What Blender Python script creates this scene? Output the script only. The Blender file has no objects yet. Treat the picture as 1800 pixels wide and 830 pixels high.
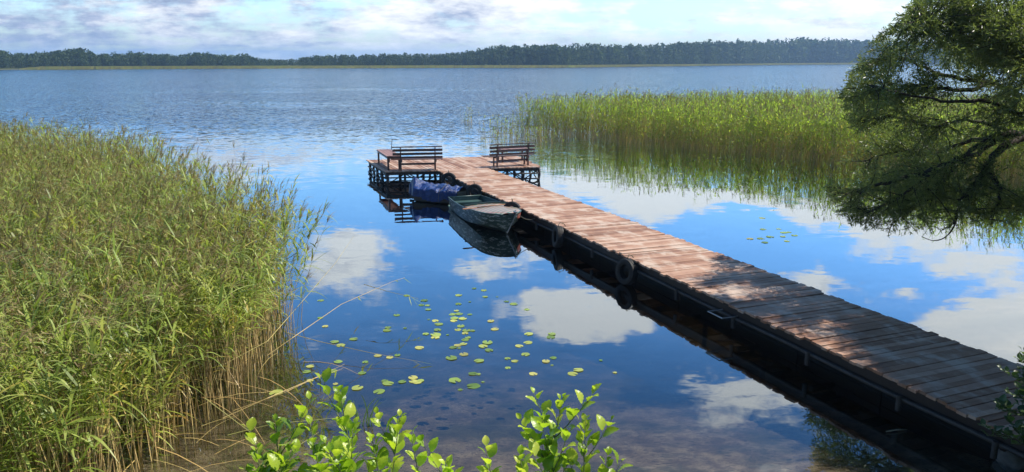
import bpy, math, random
import numpy as np
from mathutils import Vector, Matrix, noise as mnoise

R = math.radians
random.seed(7)
scn = bpy.context.scene
col = scn.collection

# ------------------------------------------------------------------ camera, sky, sun, exposure
CAMZ, FPX, PITCH = 5.1, 1352.0, math.atan(308 / 1352)
SP, CP = math.sin(PITCH), math.cos(PITCH)
DECK = 0.6
SUN_AZ, SUN_EL = R(73), R(52)

cam_d = bpy.data.cameras.new('camera'); cam = bpy.data.objects.new('camera', cam_d); col.objects.link(cam)
cam_d.sensor_width = 36; cam_d.lens = 36 * FPX / 1800
cam_d.clip_start = 0.05; cam_d.clip_end = 8000
cam.location = (0, 0, CAMZ); cam.rotation_euler = (R(90) - PITCH, 0, 0)
scn.camera = cam

S = Vector((math.cos(SUN_EL) * math.sin(SUN_AZ), math.cos(SUN_EL) * math.cos(SUN_AZ), math.sin(SUN_EL)))
sun_d = bpy.data.lights.new('sun', 'SUN'); sun = bpy.data.objects.new('sun', sun_d); col.objects.link(sun)
sun_d.energy = 5.0; sun_d.angle = R(0.53); sun_d.color = (1, .95, .86)
sun.rotation_euler = S.to_track_quat('Z', 'Y').to_euler()

scn.view_settings.view_transform = 'Standard'; scn.view_settings.look = 'None'
scn.view_settings.gamma = 1; scn.view_settings.use_curve_mapping = False
scn.view_settings.exposure = 0.6
scn.cycles.max_bounces = 8; scn.cycles.diffuse_bounces = 3; scn.cycles.glossy_bounces = 3
scn.cycles.transmission_bounces = 4; scn.cycles.transparent_max_bounces = 8
scn.cycles.volume_bounces = 0
scn.cycles.sample_clamp_indirect = 6


class NT:
    """tiny helper to write node maths"""
    def __init__(s, tree): s.t = tree; s.n = tree.nodes; s.l = tree.links
    def node(s, typ, **kw):
        n = s.n.new(typ)
        for k, v in kw.items(): setattr(n, k, v)
        return n
    def set(s, sock, v):
        if isinstance(v, bpy.types.NodeSocket): s.l.new(v, sock)
        else: sock.default_value = v
    def m(s, op, a, b=None, c=None, clamp=False):
        n = s.node('ShaderNodeMath', operation=op, use_clamp=clamp)
        s.set(n.inputs[0], a)
        if b is not None: s.set(n.inputs[1], b)
        if c is not None: s.set(n.inputs[2], c)
        return n.outputs[0]
    def v(s, op, a, b=None):
        n = s.node('ShaderNodeVectorMath', operation=op)
        s.set(n.inputs[0], a)
        if b is not None: s.set(n.inputs[3 if op == 'SCALE' else 1], b)
        return n.outputs['Value'] if op in ('LENGTH', 'DOT_PRODUCT', 'DISTANCE') else n.outputs[0]
    def xyz(s, x, y, z):
        n = s.node('ShaderNodeCombineXYZ')
        for i, q in enumerate((x, y, z)): s.set(n.inputs[i], q)
        return n.outputs[0]
    def sep(s, a):
        n = s.node('ShaderNodeSeparateXYZ'); s.set(n.inputs[0], a); return n.outputs
    def noise(s, vec, scale, detail=4, rough=.55, dist=0, out=0):
        n = s.node('ShaderNodeTexNoise'); s.set(n.inputs['Vector'], vec)
        n.inputs['Scale'].default_value = scale; n.inputs['Detail'].default_value = detail
        n.inputs['Roughness'].default_value = rough; n.inputs['Distortion'].default_value = dist
        return n.outputs[out]
    def ramp(s, fac, stops):
        n = s.node('ShaderNodeValToRGB'); s.set(n.inputs[0], fac)
        e = n.color_ramp.elements
        while len(e) < len(stops): e.new(.5)
        for i, (p, c) in enumerate(stops):
            e[i].position = p
            e[i].color = (c, c, c, 1) if isinstance(c, (int, float)) else (*c, 1)
        return n.outputs[0]
    def mix(s, f, a, b, typ='MIX'):
        n = s.node('ShaderNodeMix', data_type='RGBA', blend_type=typ)
        s.set(n.inputs[0], f)
        for i, q in ((6, a), (7, b)):
            if isinstance(q, tuple) and len(q) == 3: q = (*q, 1)
            s.set(n.inputs[i], q)
        return n.outputs[2]
    def smooth(s, x, lo, hi, a=0., b=1.):
        n = s.node('ShaderNodeMapRange', interpolation_type='SMOOTHSTEP')
        s.set(n.inputs[0], x)
        for i, q in enumerate((lo, hi, a, b)): s.set(n.inputs[1 + i], q)
        return n.outputs[0]
    def mixsh(s, f, a, b):
        n = s.node('ShaderNodeMixShader'); s.set(n.inputs[0], f); s.l.new(a, n.inputs[1]); s.l.new(b, n.inputs[2]); return n.outputs[0]


SKY_K = 0.105
w = bpy.data.worlds.new('World'); scn.world = w; w.use_nodes = True
t = NT(w.node_tree); t.n.clear()
sky = t.node('ShaderNodeTexSky', sky_type='NISHITA', sun_disc=False, sun_elevation=SUN_EL, sun_rotation=SUN_AZ)
sky.altitude = 100; sky.air_density = 1.1; sky.dust_density = .35; sky.ozone_density = 3.0
d = t.node('ShaderNodeTexCoord').outputs['Generated']
x, y, z = t.sep(d)[:3]
zc = t.m('MAXIMUM', z, 0.0)
yc = t.m('MAXIMUM', y, 0.08)
q = t.xyz(t.m('DIVIDE', x, yc), t.m('DIVIDE', zc, yc), 0)
den = t.m('ADD', zc, .05)
pl = t.xyz(t.m('DIVIDE', x, den), t.m('DIVIDE', y, den), 0)
warp = t.v('SUBTRACT', t.noise(pl, 1.1, 4, .6, out=1), (.5, .5, .5))
qn = t.noise(t.v('MULTIPLY', q, (8.0, 16.0, 1.0)), 1.0, 8, .66)
qn2 = t.noise(t.v('MULTIPLY', q, (24.0, 46.0, 1.0)), 1.0, 6, .6)
qw = t.v('SUBTRACT', t.noise(t.v('MULTIPLY', q, (6.0, 9.0, 1.0)), 1.0, 4, .6, out=1), (.5, .5, .5))
q2 = t.v('ADD', q, t.v('MULTIPLY', qw, (.22, .12, 0.)))
n1 = t.noise(pl, .55, 8, .6)
dens = t.m('ADD', t.m('MULTIPLY', t.m('SUBTRACT', n1, .5), 1.3), t.m('MULTIPLY', t.m('SUBTRACT', qn, .5), 1.75))
dens = t.m('ADD', dens, t.smooth(z, .04, .17, .24, -.14))
dens = t.m('ADD', dens, t.m('MULTIPLY', t.m('SUBTRACT', qn2, .5), .8))


def qdir(px, py):
    u = (px - 900) / FPX; vv = (py - 415) / FPX
    fy = CP - vv * SP; dn = SP + vv * CP
    return u / fy, abs(dn) / fy
# the heap clouds and the blue gaps between them: centre, half width, half height, weight
CLOUDS = [(640, 475, 75, 58, .75), (1045, 552, 120, 42, .75), (1310, 690, 120, 60, .42), (870, 452, 95, 22, .5),
          (1130, 345, 110, 50, .6), (1520, 372, 260, 40, .7), (1740, 570, 110, 90, .7), (1580, 522, 50, 22, .5),
          (1425, 492, 62, 22, .5), (420, 255, 170, 52, .45), (830, 215, 110, 40, .5), (860, 570, 36, 40, .35), (1740, 465, 90, 36, .5),
          (1000, 300, 80, 30, .3), (1150, 730, 40, 15, .25), (300, 800, 200, 60, .5), (1330, 352, 120, 26, .55), (1660, 430, 110, 45, .5), (1700, 650, 120, 60, .5), (560, 440, 60, 60, .35), (960, 545, 60, 30, .4), (1180, 560, 60, 30, .35), (700, 255, 160, 26, .3), (1040, 330, 110, 36, .5), (1250, 620, 60, 20, .2),
          (570, 350, 95, 42, -.5), (1330, 415, 120, 40, -.6), (640, 395, 60, 20, -.3), (850, 640, 260, 38, -.6), (1560, 470, 80, 25, -.4),
          (900, 760, 300, 70, -.6), (1180, 640, 150, 26, -.45), (1560, 620, 70, 60, -.4), (740, 420, 50, 40, -.3), (860, 505, 130, 18, -.3),
          (1140, 18, 150, 15, -.42), (300, 60, 200, 20, .1)]
for (px, py, rx, ry, wt) in CLOUDS:
    cx, cy = qdir(px, py)
    e = t.v('MULTIPLY', t.v('SUBTRACT', q2, (cx, cy, 0)), (FPX / rx, FPX / ry, 0))
    g = t.smooth(t.v('LENGTH', e), .1, 1.75, wt, 0.)
    dens = t.m('ADD', dens, g)
dens = t.m('ADD', dens, t.smooth(y, -.3, .2, -.9, 0.))
dens = t.m('ADD', dens, t.smooth(z, .55, .75, 0., -.3))
cov = t.smooth(dens, -.08, .48)
# lit and shaded sides of the clouds
sh = t.noise(t.v('ADD', t.v('MULTIPLY', q, (10.0, 34.0, 1.0)), (3.1, 1.7, 0.)), 1.0, 8, .66)
sunny = t.smooth(t.m('DIVIDE', x, yc), -.75, .35, 0., 1.)
lit = t.m('ADD', t.m('ADD', t.m('MULTIPLY', sh, 2.3), t.m('MULTIPLY', sunny, .55)), -.86)
lit = t.m('ADD', lit, t.smooth(z, .07, .2, 0., .25))
cc = t.ramp(lit, [(0., (.17, .225, .36)), (.30, (.32, .365, .49)), (.54, (.63, .65, .69)), (.80, (.86, .86, .85))])
cc = t.v('SCALE', cc, 1.0 / SKY_K)
skc = t.node('ShaderNodeHueSaturation'); skc.inputs['Saturation'].default_value = 1.27; skc.inputs['Value'].default_value = 1.25; t.l.new(sky.outputs[0], skc.inputs['Color'])
skd = t.v('SCALE', t.v('MULTIPLY', skc.outputs[0], t.ramp(z, [(0., (.80, .93, 1.12)), (.3, (.86, .97, 1.06))])), t.m('MULTIPLY', t.smooth(z, .20, .54, 1.28, .32), t.smooth(z, .0, .12, .72, 1.)))
final = t.mix(cov, skd, cc)
bg = t.node('ShaderNodeBackground'); bg.inputs['Strength'].default_value = SKY_K; t.l.new(final, bg.inputs['Color'])
t.l.new(bg.outputs[0], t.node('ShaderNodeOutputWorld').inputs[0])

# ------------------------------------------------------------------ helpers


def at(px, py, z=0.0):
    """the point at height z seen at a place in the photograph"""
    u = (px - 900) / FPX; vv = (py - 415) / FPX
    k = (CAMZ - z) / (SP + vv * CP)
    return Vector((u * k, (CP - vv * SP) * k, z))


def at_y(px, py, Y):
    u = (px - 900) / FPX; vv = (py - 415) / FPX
    k = Y / (CP - vv * SP)
    return Vector((u * k, Y, CAMZ - (SP + vv * CP) * k))


def proj(P):
    """numpy (n,3) -> photo px"""
    P = np.asarray(P); dz = P[:, 2] - CAMZ
    dep = P[:, 1] * CP - dz * SP
    up = P[:, 1] * SP + dz * CP
    return 900 + FPX * P[:, 0] / dep, 415 - FPX * up / dep


def tag(o, label=None, cat=None, group=None, kind=None):
    if label: o['label'] = label
    if cat: o['category'] = cat
    if group: o['group'] = group
    if kind: o['kind'] = kind
    return o


def empty(name, loc, rz=0.0):
    o = bpy.data.objects.new(name, None); col.objects.link(o)
    o.location = loc; o.rotation_euler = (0, 0, rz); o.empty_display_size = .1
    return o


def np_mesh(name, V, Q, mats, v=None, mi=None, parent=None, smooth=False, origin=None):
    """V (n,3), Q (m,4) or (m,3) numpy -> one mesh object with a face attribute v"""
    V = np.asarray(V, dtype=np.float32)
    if origin is not None: V = V - np.asarray(origin, dtype=np.float32)
    Q = np.asarray(Q, dtype=np.int32); k = Q.shape[1]
    me = bpy.data.meshes.new(name)
    me.vertices.add(len(V)); me.vertices.foreach_set('co', V.ravel())
    me.loops.add(Q.size); me.loops.foreach_set('vertex_index', Q.ravel())
    me.polygons.add(len(Q))
    me.polygons.foreach_set('loop_start', np.arange(0, Q.size, k, dtype=np.int32))
    me.polygons.foreach_set('loop_total', np.full(len(Q), k, dtype=np.int32))
    for m_ in (mats if isinstance(mats, (list, tuple)) else [mats]): me.materials.append(m_)
    if mi is not None: me.polygons.foreach_set('material_index', np.asarray(mi, dtype=np.int32))
    me.polygons.foreach_set('use_smooth', np.full(len(Q), smooth, dtype=bool))
    if v is not None:
        a = me.attributes.new('v', 'FLOAT', 'FACE'); a.data.foreach_set('value', np.asarray(v, dtype=np.float32))
    me.update(calc_edges=True)
    o = bpy.data.objects.new(name, me); col.objects.link(o)
    if parent is not None: o.parent = parent
    if origin is not None and parent is None: o.location = origin
    return o


class MB:
    """collects shapes and links them as one mesh object"""
    def __init__(s): s.V = []; s.F = []; s.A = []; s.a = 0.5
    def add(s, verts, faces):
        k = len(s.V); s.V += [tuple(p) for p in verts]
        s.F += [tuple(i + k for i in f) for f in faces]; s.A += [s.a] * len(faces)
    def box(s, c, size, M=None, bev=0.0):
        hx, hy, hz = (q / 2 for q in size); c = Vector(c)
        M = M or Matrix.Identity(3)
        if bev <= 0:
            pts = [Vector((a * hx, b * hy, e * hz)) for a in (-1, 1) for b in (-1, 1) for e in (-1, 1)]
            fs = [(0, 1, 3, 2), (4, 6, 7, 5), (0, 4, 5, 1), (2, 3, 7, 6), (0, 2, 6, 4), (1, 5, 7, 3)]
            s.add([c + M @ p for p in pts], fs)
        else:      # eased long edges: an octagonal section along the longest axis
            ax = max(range(3), key=lambda i: size[i]); o1, o2 = [i for i in range(3) if i != ax]
            h = (hx, hy, hz); b = min(bev, h[o1] * .9, h[o2] * .9); ring = []
            for sx, sy in ((-1, -1), (1, -1), (1, 1), (-1, 1)):
                p1 = (sx * (h[o1] - b), sy * h[o2]); p2 = (sx * h[o1], sy * (h[o2] - b))
                ring += [p1, p2] if sx * sy > 0 and sx < 0 else [p2, p1] if sx * sy > 0 and sx > 0 and False else [p1, p2]
            # order by angle
            ring = sorted(set(ring), key=lambda p: math.atan2(p[1], p[0]))
            n = len(ring); pts = []
            for e in (-1, 1):
                for p in ring:
                    q_ = [0, 0, 0]; q_[ax] = e * h[ax]; q_[o1] = p[0]; q_[o2] = p[1]; pts.append(c + M @ Vector(q_))
            fs = [(i, (i + 1) % n, n + (i + 1) % n, n + i) for i in range(n)] + [tuple(range(n - 1, -1, -1)), tuple(range(n, 2 * n))]
            s.add(pts, fs)
    def bar(s, p0, p1, wd, ht, up=(0, 0, 1), bev=0.006):
        p0, p1 = Vector(p0), Vector(p1); dx = p1 - p0; L = dx.length; dx.normalize()
        up = Vector(up)
        if abs(dx.dot(up)) > .95: up = Vector((0, 1, 0))
        dy = up.cross(dx).normalized(); dz = dx.cross(dy)
        s.box((p0 + p1) / 2, (L, wd, ht), Matrix((dx, dy, dz)).transposed(), bev)
    def tube(s, pts, rad, n=8, cap=True):
        pts = [Vector(p) for p in pts]; m_ = len(pts)
        if not hasattr(rad, '__len__'): rad = [rad] * m_
        ref = None; rings = []
        for i in range(m_):
            tg = (pts[min(i + 1, m_ - 1)] - pts[max(i - 1, 0)]).normalized()
            if ref is None: ref = Vector((0, 0, 1)) if abs(tg.z) < .9 else Vector((1, 0, 0))
            b = tg.cross(ref).normalized(); ref = b.cross(tg)
            rings.append([pts[i] + rad[i] * (math.cos(2 * math.pi * k / n) * b + math.sin(2 * math.pi * k / n) * ref) for k in range(n)])
        V = [p for r in rings for p in r]; F = []
        for i in range(m_ - 1):
            for k in range(n): F.append((i * n + k, i * n + (k + 1) % n, (i + 1) * n + (k + 1) % n, (i + 1) * n + k))
        if cap: F += [tuple(range(n - 1, -1, -1)), tuple(range((m_ - 1) * n, m_ * n))]
        s.add(V, F)
    def grid(s, P):
        """P[i][j] points"""
        a, b = len(P), len(P[0])
        s.add([p for r in P for p in r], [(i * b + j, (i + 1) * b + j, (i + 1) * b + j + 1, i * b + j + 1) for i in range(a - 1) for j in range(b - 1)])
    def build(s, name, mt, parent=None, smooth=False, world=False, auto=None):
        me = bpy.data.meshes.new(name)
        off = Vector(parent.location) if (world and parent is not None) else Vector((0, 0, 0))
        me.from_pydata([tuple(Vector(p) - off) for p in s.V], [], s.F)
        me.materials.append(mt)
        a = me.attributes.new('v', 'FLOAT', 'FACE'); a.data.foreach_set('value', s.A)
        if smooth: me.polygons.foreach_set('use_smooth', [True] * len(me.polygons))
        me.update()
        if smooth and auto: me.set_sharp_from_angle(angle=R(auto))
        o = bpy.data.objects.new(name, me); col.objects.link(o)
        if parent is not None: o.parent = parent
        return o


def children(o): return [c for c in col.objects if c.parent == o]


def copy_tree(o, parent=None):
    c = o.copy(); col.objects.link(c); c.parent = parent
    for ch in children(o): copy_tree(ch, c)
    return c

# ------------------------------------------------------------------ materials


def newmat(name):
    m_ = bpy.data.materials.new(name); m_.use_nodes = True; t = NT(m_.node_tree); t.n.clear()
    out = t.node('ShaderNodeOutputMaterial')
    return m_, t, out


def princ(t, base, rough=.6, spec=.4, metal=0, normal=None):
    p = t.node('ShaderNodeBsdfPrincipled')
    if isinstance(base, tuple): base = (*base, 1)
    t.set(p.inputs['Base Color'], base); t.set(p.inputs['Roughness'], rough)
    p.inputs['Specular IOR Level'].default_value = spec; p.inputs['Metallic'].default_value = metal
    if normal is not None: t.l.new(normal, p.inputs['Normal'])
    return p.outputs[0]


def bump(t, h, strength=.5, dist=.01):
    b = t.node('ShaderNodeBump'); b.inputs['Strength'].default_value = strength; b.inputs['Distance'].default_value = dist
    t.l.new(h, b.inputs['Height']); return b.outputs[0]


def attr(t, name='v'):
    a = t.node('ShaderNodeAttribute', attribute_name=name); return a.outputs['Fac']


def leaf_mat(name, stops, trans=.45, rough=.45, spec=.35, bright=1.5, dry=.0):
    m_, t, out = newmat(name)
    c = t.ramp(attr(t), stops)
    oc = t.node('ShaderNodeNewGeometry').outputs['Position']
    nz = t.noise(oc, .9, 3, .6)
    c = t.mix(1.0, c, t.ramp(nz, [(.3, .66), (.7, 1.3)]), 'MULTIPLY')
    nq = t.noise(oc, .35, 4, .65)
    c = t.mix(t.smooth(nq, .5, .7, 0., dry), c, t.mix(1., c, (1.45, 1.05, .85), 'MULTIPLY'))
    p = princ(t, c, rough, spec)
    tr = t.node('ShaderNodeBsdfTranslucent')
    tc_ = t.mix(1.0, c, (bright, bright * 1.08, bright * .55), 'MULTIPLY'); t.l.new(tc_, tr.inputs['Color'])
    t.l.new(t.mixsh(trans, p, tr.outputs[0]), out.inputs[0])
    return m_


def wood_mat(name, stops, scale=(1.5, 30, 30), rough=.55, spec=.4, bstr=.4, dirt=.5):
    m_, t, out = newmat(name)
    oc = t.node('ShaderNodeTexCoord').outputs['Object']
    v_ = attr(t)
    off = t.v('ADD', t.v('MULTIPLY', oc, scale), t.xyz(t.m('MULTIPLY', v_, 37.), t.m('MULTIPLY', v_, 91.), 0))
    g = t.noise(off, 1.0, 5, .65, .4)
    c = t.ramp(t.m('ADD', t.m('MULTIPLY', v_, .55), t.m('MULTIPLY', g, .45)), stops)
    st = t.noise(oc, 1.3, 5, .65)
    c = t.mix(t.smooth(st, .45, .72, 0., dirt), c, t.mix(1., c, (.42, .40, .40), 'MULTIPLY'))
    r_ = t.m('ADD', t.m('MULTIPLY', g, .25), rough - .12)
    t.l.new(princ(t, c, r_, spec, 0, bump(t, g, bstr, .004)), out.inputs[0])
    return m_


def plain(name, c, rough=.6, spec=.4, metal=0, var=.25, scale=6, bs=0.15):
    m_, t, out = newmat(name)
    oc = t.node('ShaderNodeTexCoord').outputs['Object']
    n_ = t.noise(oc, scale, 6, .65)
    cc_ = t.mix(1.0, (*c, 1), t.ramp(n_, [(.25, 1 - var), (.75, 1 + var)]), 'MULTIPLY')
    t.l.new(princ(t, cc_, rough, spec, metal, bump(t, n_, bs, .01)), out.inputs[0])
    return m_


M = {}
# the deck boards lie along the pier, so their grain runs across it
PD = Vector((-.3695, .9292, 0)); PN = Vector((.9292, .3695, 0))      # along and across the pier


def deck_mat(name, along):
    m_, t, out = newmat(name)
    geo = t.node('ShaderNodeNewGeometry').outputs['Position']
    a = t.v('DOT_PRODUCT', geo, tuple(PD)); b = t.v('DOT_PRODUCT', geo, tuple(PN))
    v_ = attr(t)
    gv = t.xyz(t.m('ADD', t.m('MULTIPLY', a, 3. if along else 60.), t.m('MULTIPLY', v_, 53.)), t.m('MULTIPLY', b, 60. if along else 3.), t.m('MULTIPLY', v_, 91.))
    g = t.noise(gv, 1.0, 5, .65, .3)
    blot = t.noise(t.xyz(t.m('MULTIPLY', a, 1.2), t.m('MULTIPLY', b, 2.0), 0.), 1.0, 5, .65)
    c = t.ramp(t.m('ADD', t.m('MULTIPLY', v_, .5), t.m('MULTIPLY', g, .5)),
               [(.15, (.125, .056, .032)), (.4, (.29, .148, .088)), (.6, (.40, .240, .165)), (.85, (.54, .385, .29))])
    c = t.mix(t.smooth(blot, .46, .66, 0., .75), c, (.53, .43, .35))
    c = t.mix(t.smooth(blot, .32, .45, .45, 0.), c, (.14, .07, .05))
    r_ = t.m('ADD', .42, t.m('MULTIPLY', g, .3))
    t.l.new(princ(t, c, r_, .26, 0, bump(t, g, .5, .004)), out.inputs[0])
    return m_


M['deck'] = deck_mat('deck_boards', False)
M['deck_along'] = deck_mat('platform_boards', True)
M['darkwood'] = wood_mat('shade_darkened_wood', [(.2, (.010, .007, .006)), (.8, (.032, .022, .019))], rough=.6)  # under-pier shade is put into this near-black wood colour
M['bench'] = wood_mat('bench_wood', [(.2, (.045, .020, .016)), (.8, (.13, .062, .048))], rough=.42, spec=.5)
M['table'] = wood_mat('table_wood', [(.2, (.16, .07, .05)), (.8, (.36, .19, .14))], rough=.45, spec=.5)
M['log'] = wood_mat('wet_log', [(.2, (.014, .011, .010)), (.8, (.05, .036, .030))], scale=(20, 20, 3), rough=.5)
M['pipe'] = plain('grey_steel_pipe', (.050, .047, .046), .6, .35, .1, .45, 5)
M['rubber'] = plain('worn_black_rubber', (.020, .019, .019), .65, .3, 0, .5, 12, .3)
M['rope'] = plain('weathered_rope', (.16, .14, .10), .85, .2, 0, .3, 40, .5)
M['alu'] = plain('dull_aluminium', (.34, .35, .36), .4, .5, .6, .4, 8)
M['rock'] = plain('grey_stone', (.17, .16, .15), .8, .3, 0, .5, 5, .8)
M['oar'] = wood_mat('oar_wood', [(.2, (.22, .10, .05)), (.8, (.42, .22, .12))], rough=.45)
M['stick'] = plain('dry_stick', (.34, .29, .20), .7, .3, 0, .3, 10)
M['darkmetal'] = plain('dark_metal', (.045, .045, .05), .45, .5, .3, .3, 8)


def boat_mat(name, base, worn, amount, red=None):
    m_, t, out = newmat(name)
    oc = t.node('ShaderNodeTexCoord').outputs['Object']
    n1 = t.noise(oc, 3.2, 8, .7, .6); n2 = t.noise(t.v('MULTIPLY', oc, (2, 2, 7)), 2.2, 8, .7)
    n3 = t.noise(oc, 1.1, 4, .6)
    c = t.mix(t.smooth(n3, .35, .65), base, tuple(q * .62 for q in base))
    if red: c = t.mix(t.smooth(n1, .53, .60), c, red)
    c = t.mix(t.smooth(n2, amount, amount + .06), c, worn)
    z_ = t.sep(oc)[2]
    c = t.mix(t.smooth(t.m('ADD', z_, t.m('MULTIPLY', n1, .1)), .08, .16, .75, 0.), c, (.03, .035, .028))
    t.l.new(princ(t, c, .42, .5, 0, bump(t, n1, .15, .01)), out.inputs[0])
    return m_


M['hull'] = boat_mat('worn_green_hull', (.040, .070, .058), (.36, .38, .36), .53)
M['boatin'] = boat_mat('boat_inside', (.045, .095, .090), (.28, .31, .30), .60)
M['stern'] = boat_mat('pale_green_stern', (.22, .36, .28), (.4, .42, .38), .6)
M['oldhull'] = boat_mat('dark_grey_hull', (.10, .09, .082), (.24, .22, .20), .62)
# chequered, flaking foredeck
m_, t, out = newmat('chequered_foredeck')
oc = t.node('ShaderNodeTexCoord').outputs['Object']
wv = t.v('ADD', oc, t.v('SCALE', t.v('SUBTRACT', t.noise(oc, 6, 4, .6, out=1), (.5, .5, .5)), .06))
sx, sy, _ = t.sep(wv)[:3]
c1 = t.m('GREATER_THAN', t.m('FRACT', t.m('MULTIPLY', t.m('ADD', sx, sy), 4.2)), .5)
c2 = t.m('GREATER_THAN', t.m('FRACT', t.m('MULTIPLY', t.m('SUBTRACT', sx, sy), 4.2)), .5)
c = t.mix(c1, (.05, .20, .13), (.30, .34, .29)); c = t.mix(t.m('MULTIPLY', c2, .75), c, (.36, .08, .07))
n2 = t.noise(oc, 7, 8, .7)
c = t.mix(t.smooth(n2, .62, .70), c, (.42, .44, .41)); c = t.mix(t.smooth(n2, .40, .34), c, (.12, .15, .12))
t.l.new(princ(t, c, .4, .5), out.inputs[0]); M['foredeck'] = m_
# blue tarpaulin
m_, t, out = newmat('blue_tarpaulin')
oc = t.node('ShaderNodeTexCoord').outputs['Object']
n2 = t.noise(oc, 5, 8, .65, .8)
c = t.ramp(n2, [(.3, (.003, .010, .055)), (.6, (.004, .028, .15)), (.8, (.02, .085, .28))])
t.l.new(princ(t, c, .32, .5, 0, bump(t, t.noise(t.v('MULTIPLY', oc, (4, 9, 9)), 1.6, 5, .6, 1.2), .8, .05)), out.inputs[0]); M['tarp'] = m_

GREEN = [(0., (.48, .36, .13)), (.2, (.36, .32, .08)), (.36, (.13, .18, .032)), (.7, (.24, .31, .055)), (1., (.43, .47, .15))]
M['reedleaf'] = leaf_mat('reed_leaves', GREEN, .37, .42, .4, dry=.8)
M['reedleaf_far'] = leaf_mat('far_reed_leaves', [(0., (.38, .28, .12)), (.22, (.28, .23, .07)), (.4, (.17, .24, .035)), (.8, (.26, .34, .05)), (1., (.40, .45, .10))], .62, .45, .35, 1.6)
M['reedstem'] = leaf_mat('reed_stems', [(0., (.40, .26, .10)), (.45, (.60, .44, .17)), (.7, (.33, .33, .10)), (1., (.17, .24, .06))], .15, .45, .4, 1.)
M['reedstem_far'] = leaf_mat('far_reed_stems', [(0., (.50, .36, .17)), (.45, (.62, .48, .23)), (.7, (.33, .33, .10)), (1., (.17, .24, .06))], .4, .45, .3, 1.2)
M['panicle'] = leaf_mat('reed_panicles', [(0., (.17, .115, .065)), (.5, (.31, .23, .13)), (1., (.40, .33, .17))], .4, .7, .1, 1.2)
M['willowleaf'] = leaf_mat('willow_leaves', [(0., (.065, .080, .030)), (.6, (.125, .155, .048)), (1., (.22, .24, .10))], .5, .34, .5, 1.6)
M['alderleaf'] = leaf_mat('alder_leaves', [(0., (.11, .20, .014)), (.5, (.26, .37, .025)), (.85, (.40, .47, .045)), (1., (.48, .48, .09))], .45, .36, .45, 1.6)
M['bushleaf'] = leaf_mat('bush_leaves', [(0., (.030, .055, .020)), (.7, (.055, .095, .030)), (1., (.12, .18, .05))], .3, .4, .4, 1.5)
M['bark'] = plain('willow_bark', (.045, .036, .028), .85, .2, 0, .5, 9, .9)
M['twig'] = plain('green_twig', (.12, .15, .05), .6, .3, 0, .3, 20)
M['pad'] = leaf_mat('lily_pad', [(0., (.10, .19, .04)), (.6, (.26, .36, .08)), (.88, (.40, .42, .11)), (1., (.40, .39, .12))], .15, .45, .3, 1.0)
M['farleaf'] = leaf_mat('far_foliage', [(0., (.022, .044, .018)), (.6, (.050, .080, .028)), (1., (.10, .135, .045))], .25, .7, .15, 1.2)
M['fartrunk'] = plain('far_trunks', (.09, .07, .055), .9, .1, 0, .2, 1)
M['bladegrass'] = leaf_mat('water_grass', [(0., (.10, .17, .08)), (1., (.20, .30, .15))], .35, .4, .4, 1.4)

# ------------------------------------------------------------------ ground, water, haze


def shore_near(x):
    return 7.3 + max(0., (x - 5.6)) * 1.12 + max(0., (-7 - x)) * .45


def shore_r(px):      # distance of the far shore by bearing (photo column)
    return np.interp(px, [-900, 0, 60, 300, 1000, 1200, 1400, 1600, 2600], [420, 470, 480, 530, 640, 830, 1130, 1180, 1100])


def hgt(x, y):
    r = math.hypot(x, y)
    ys = shore_near(max(-40, min(x, 60)))
    tt = ys - y
    if tt > 0: zz = min(.50 * tt + .02 * math.sin(x * 3 + y), 3.4 + .02 * math.sin(x)) if x > -12 else min(.3 * tt, 2.)
    else: zz = max(-3.2, -.15 * (-tt) - .05 * math.sin(min(1., -tt) * 1.5) + .06 * mnoise.noise(Vector((x * .6, y * .6, 0))))
    if r > 200 and y > 0:
        px = 900 + FPX * x / max(y, 1)
        rs = float(shore_r(max(-900, min(2600, px))))
        k = (y - rs)
        if k > -30:
            land = -.8 + (k + 30) / 30 * 1.1 if k < 0 else .3 + min(1.2, k * .03)
            hill = float(np.interp(px, [700, 850, 1000, 1300, 1600], [0, 5, 7, 14, 15]))
            if k > 20: land += hill * (1 - math.exp(-(k - 20) / 60))
            zz = max(zz, land)
    return zz


V, Q = [], []
angs = np.concatenate([np.linspace(-180, -62, 40, endpoint=False), np.linspace(-62, 62, 300), np.linspace(62, 180, 40)[1:]])
rads = np.concatenate([[.3], np.linspace(1, 26, 84), np.geomspace(28, 380, 44), np.linspace(400, 1400, 100), np.geomspace(1500, 4200, 10)])
for r in rads:
    for a in angs:
        x_, y_ = r * math.sin(R(a)), r * math.cos(R(a)); V.append((x_, y_, hgt(x_, y_)))
na = len(angs)
for i in range(len(rads) - 1):
    for j in range(na - 1): Q.append((i * na + j, i * na + j + 1, (i + 1) * na + j + 1, (i + 1) * na + j))
m_, t, out = newmat('ground_soil')
geo = t.node('ShaderNodeNewGeometry').outputs['Position']
gz = t.sep(geo)[2]
na_ = t.noise(geo, 2.2, 8, .65); nb = t.noise(t.v('MULTIPLY', geo, (9, 30, 9)), 1.0, 6, .7, 1.5); nc = t.noise(geo, .6, 5, .6)
bed = t.mix(t.smooth(na_, .35, .65), (.20, .125, .075), (.46, .31, .19))
bed = t.mix(t.smooth(nb, .52, .62), bed, (.045, .032, .02)); bed = t.mix(t.smooth(nc, .45, .6, 0., .7), bed, (.055, .06, .03))
grass = t.mix(na_, (.04, .07, .02), (.13, .14, .05))
c = t.mix(t.smooth(gz, -.02, .12), bed, grass)
t.l.new(princ(t, c, .85, .2, 0, bump(t, nb, .5, .03)), out.inputs[0])
g_ = np_mesh('ground', V, Q, m_, smooth=True); tag(g_, kind='structure')

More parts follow.
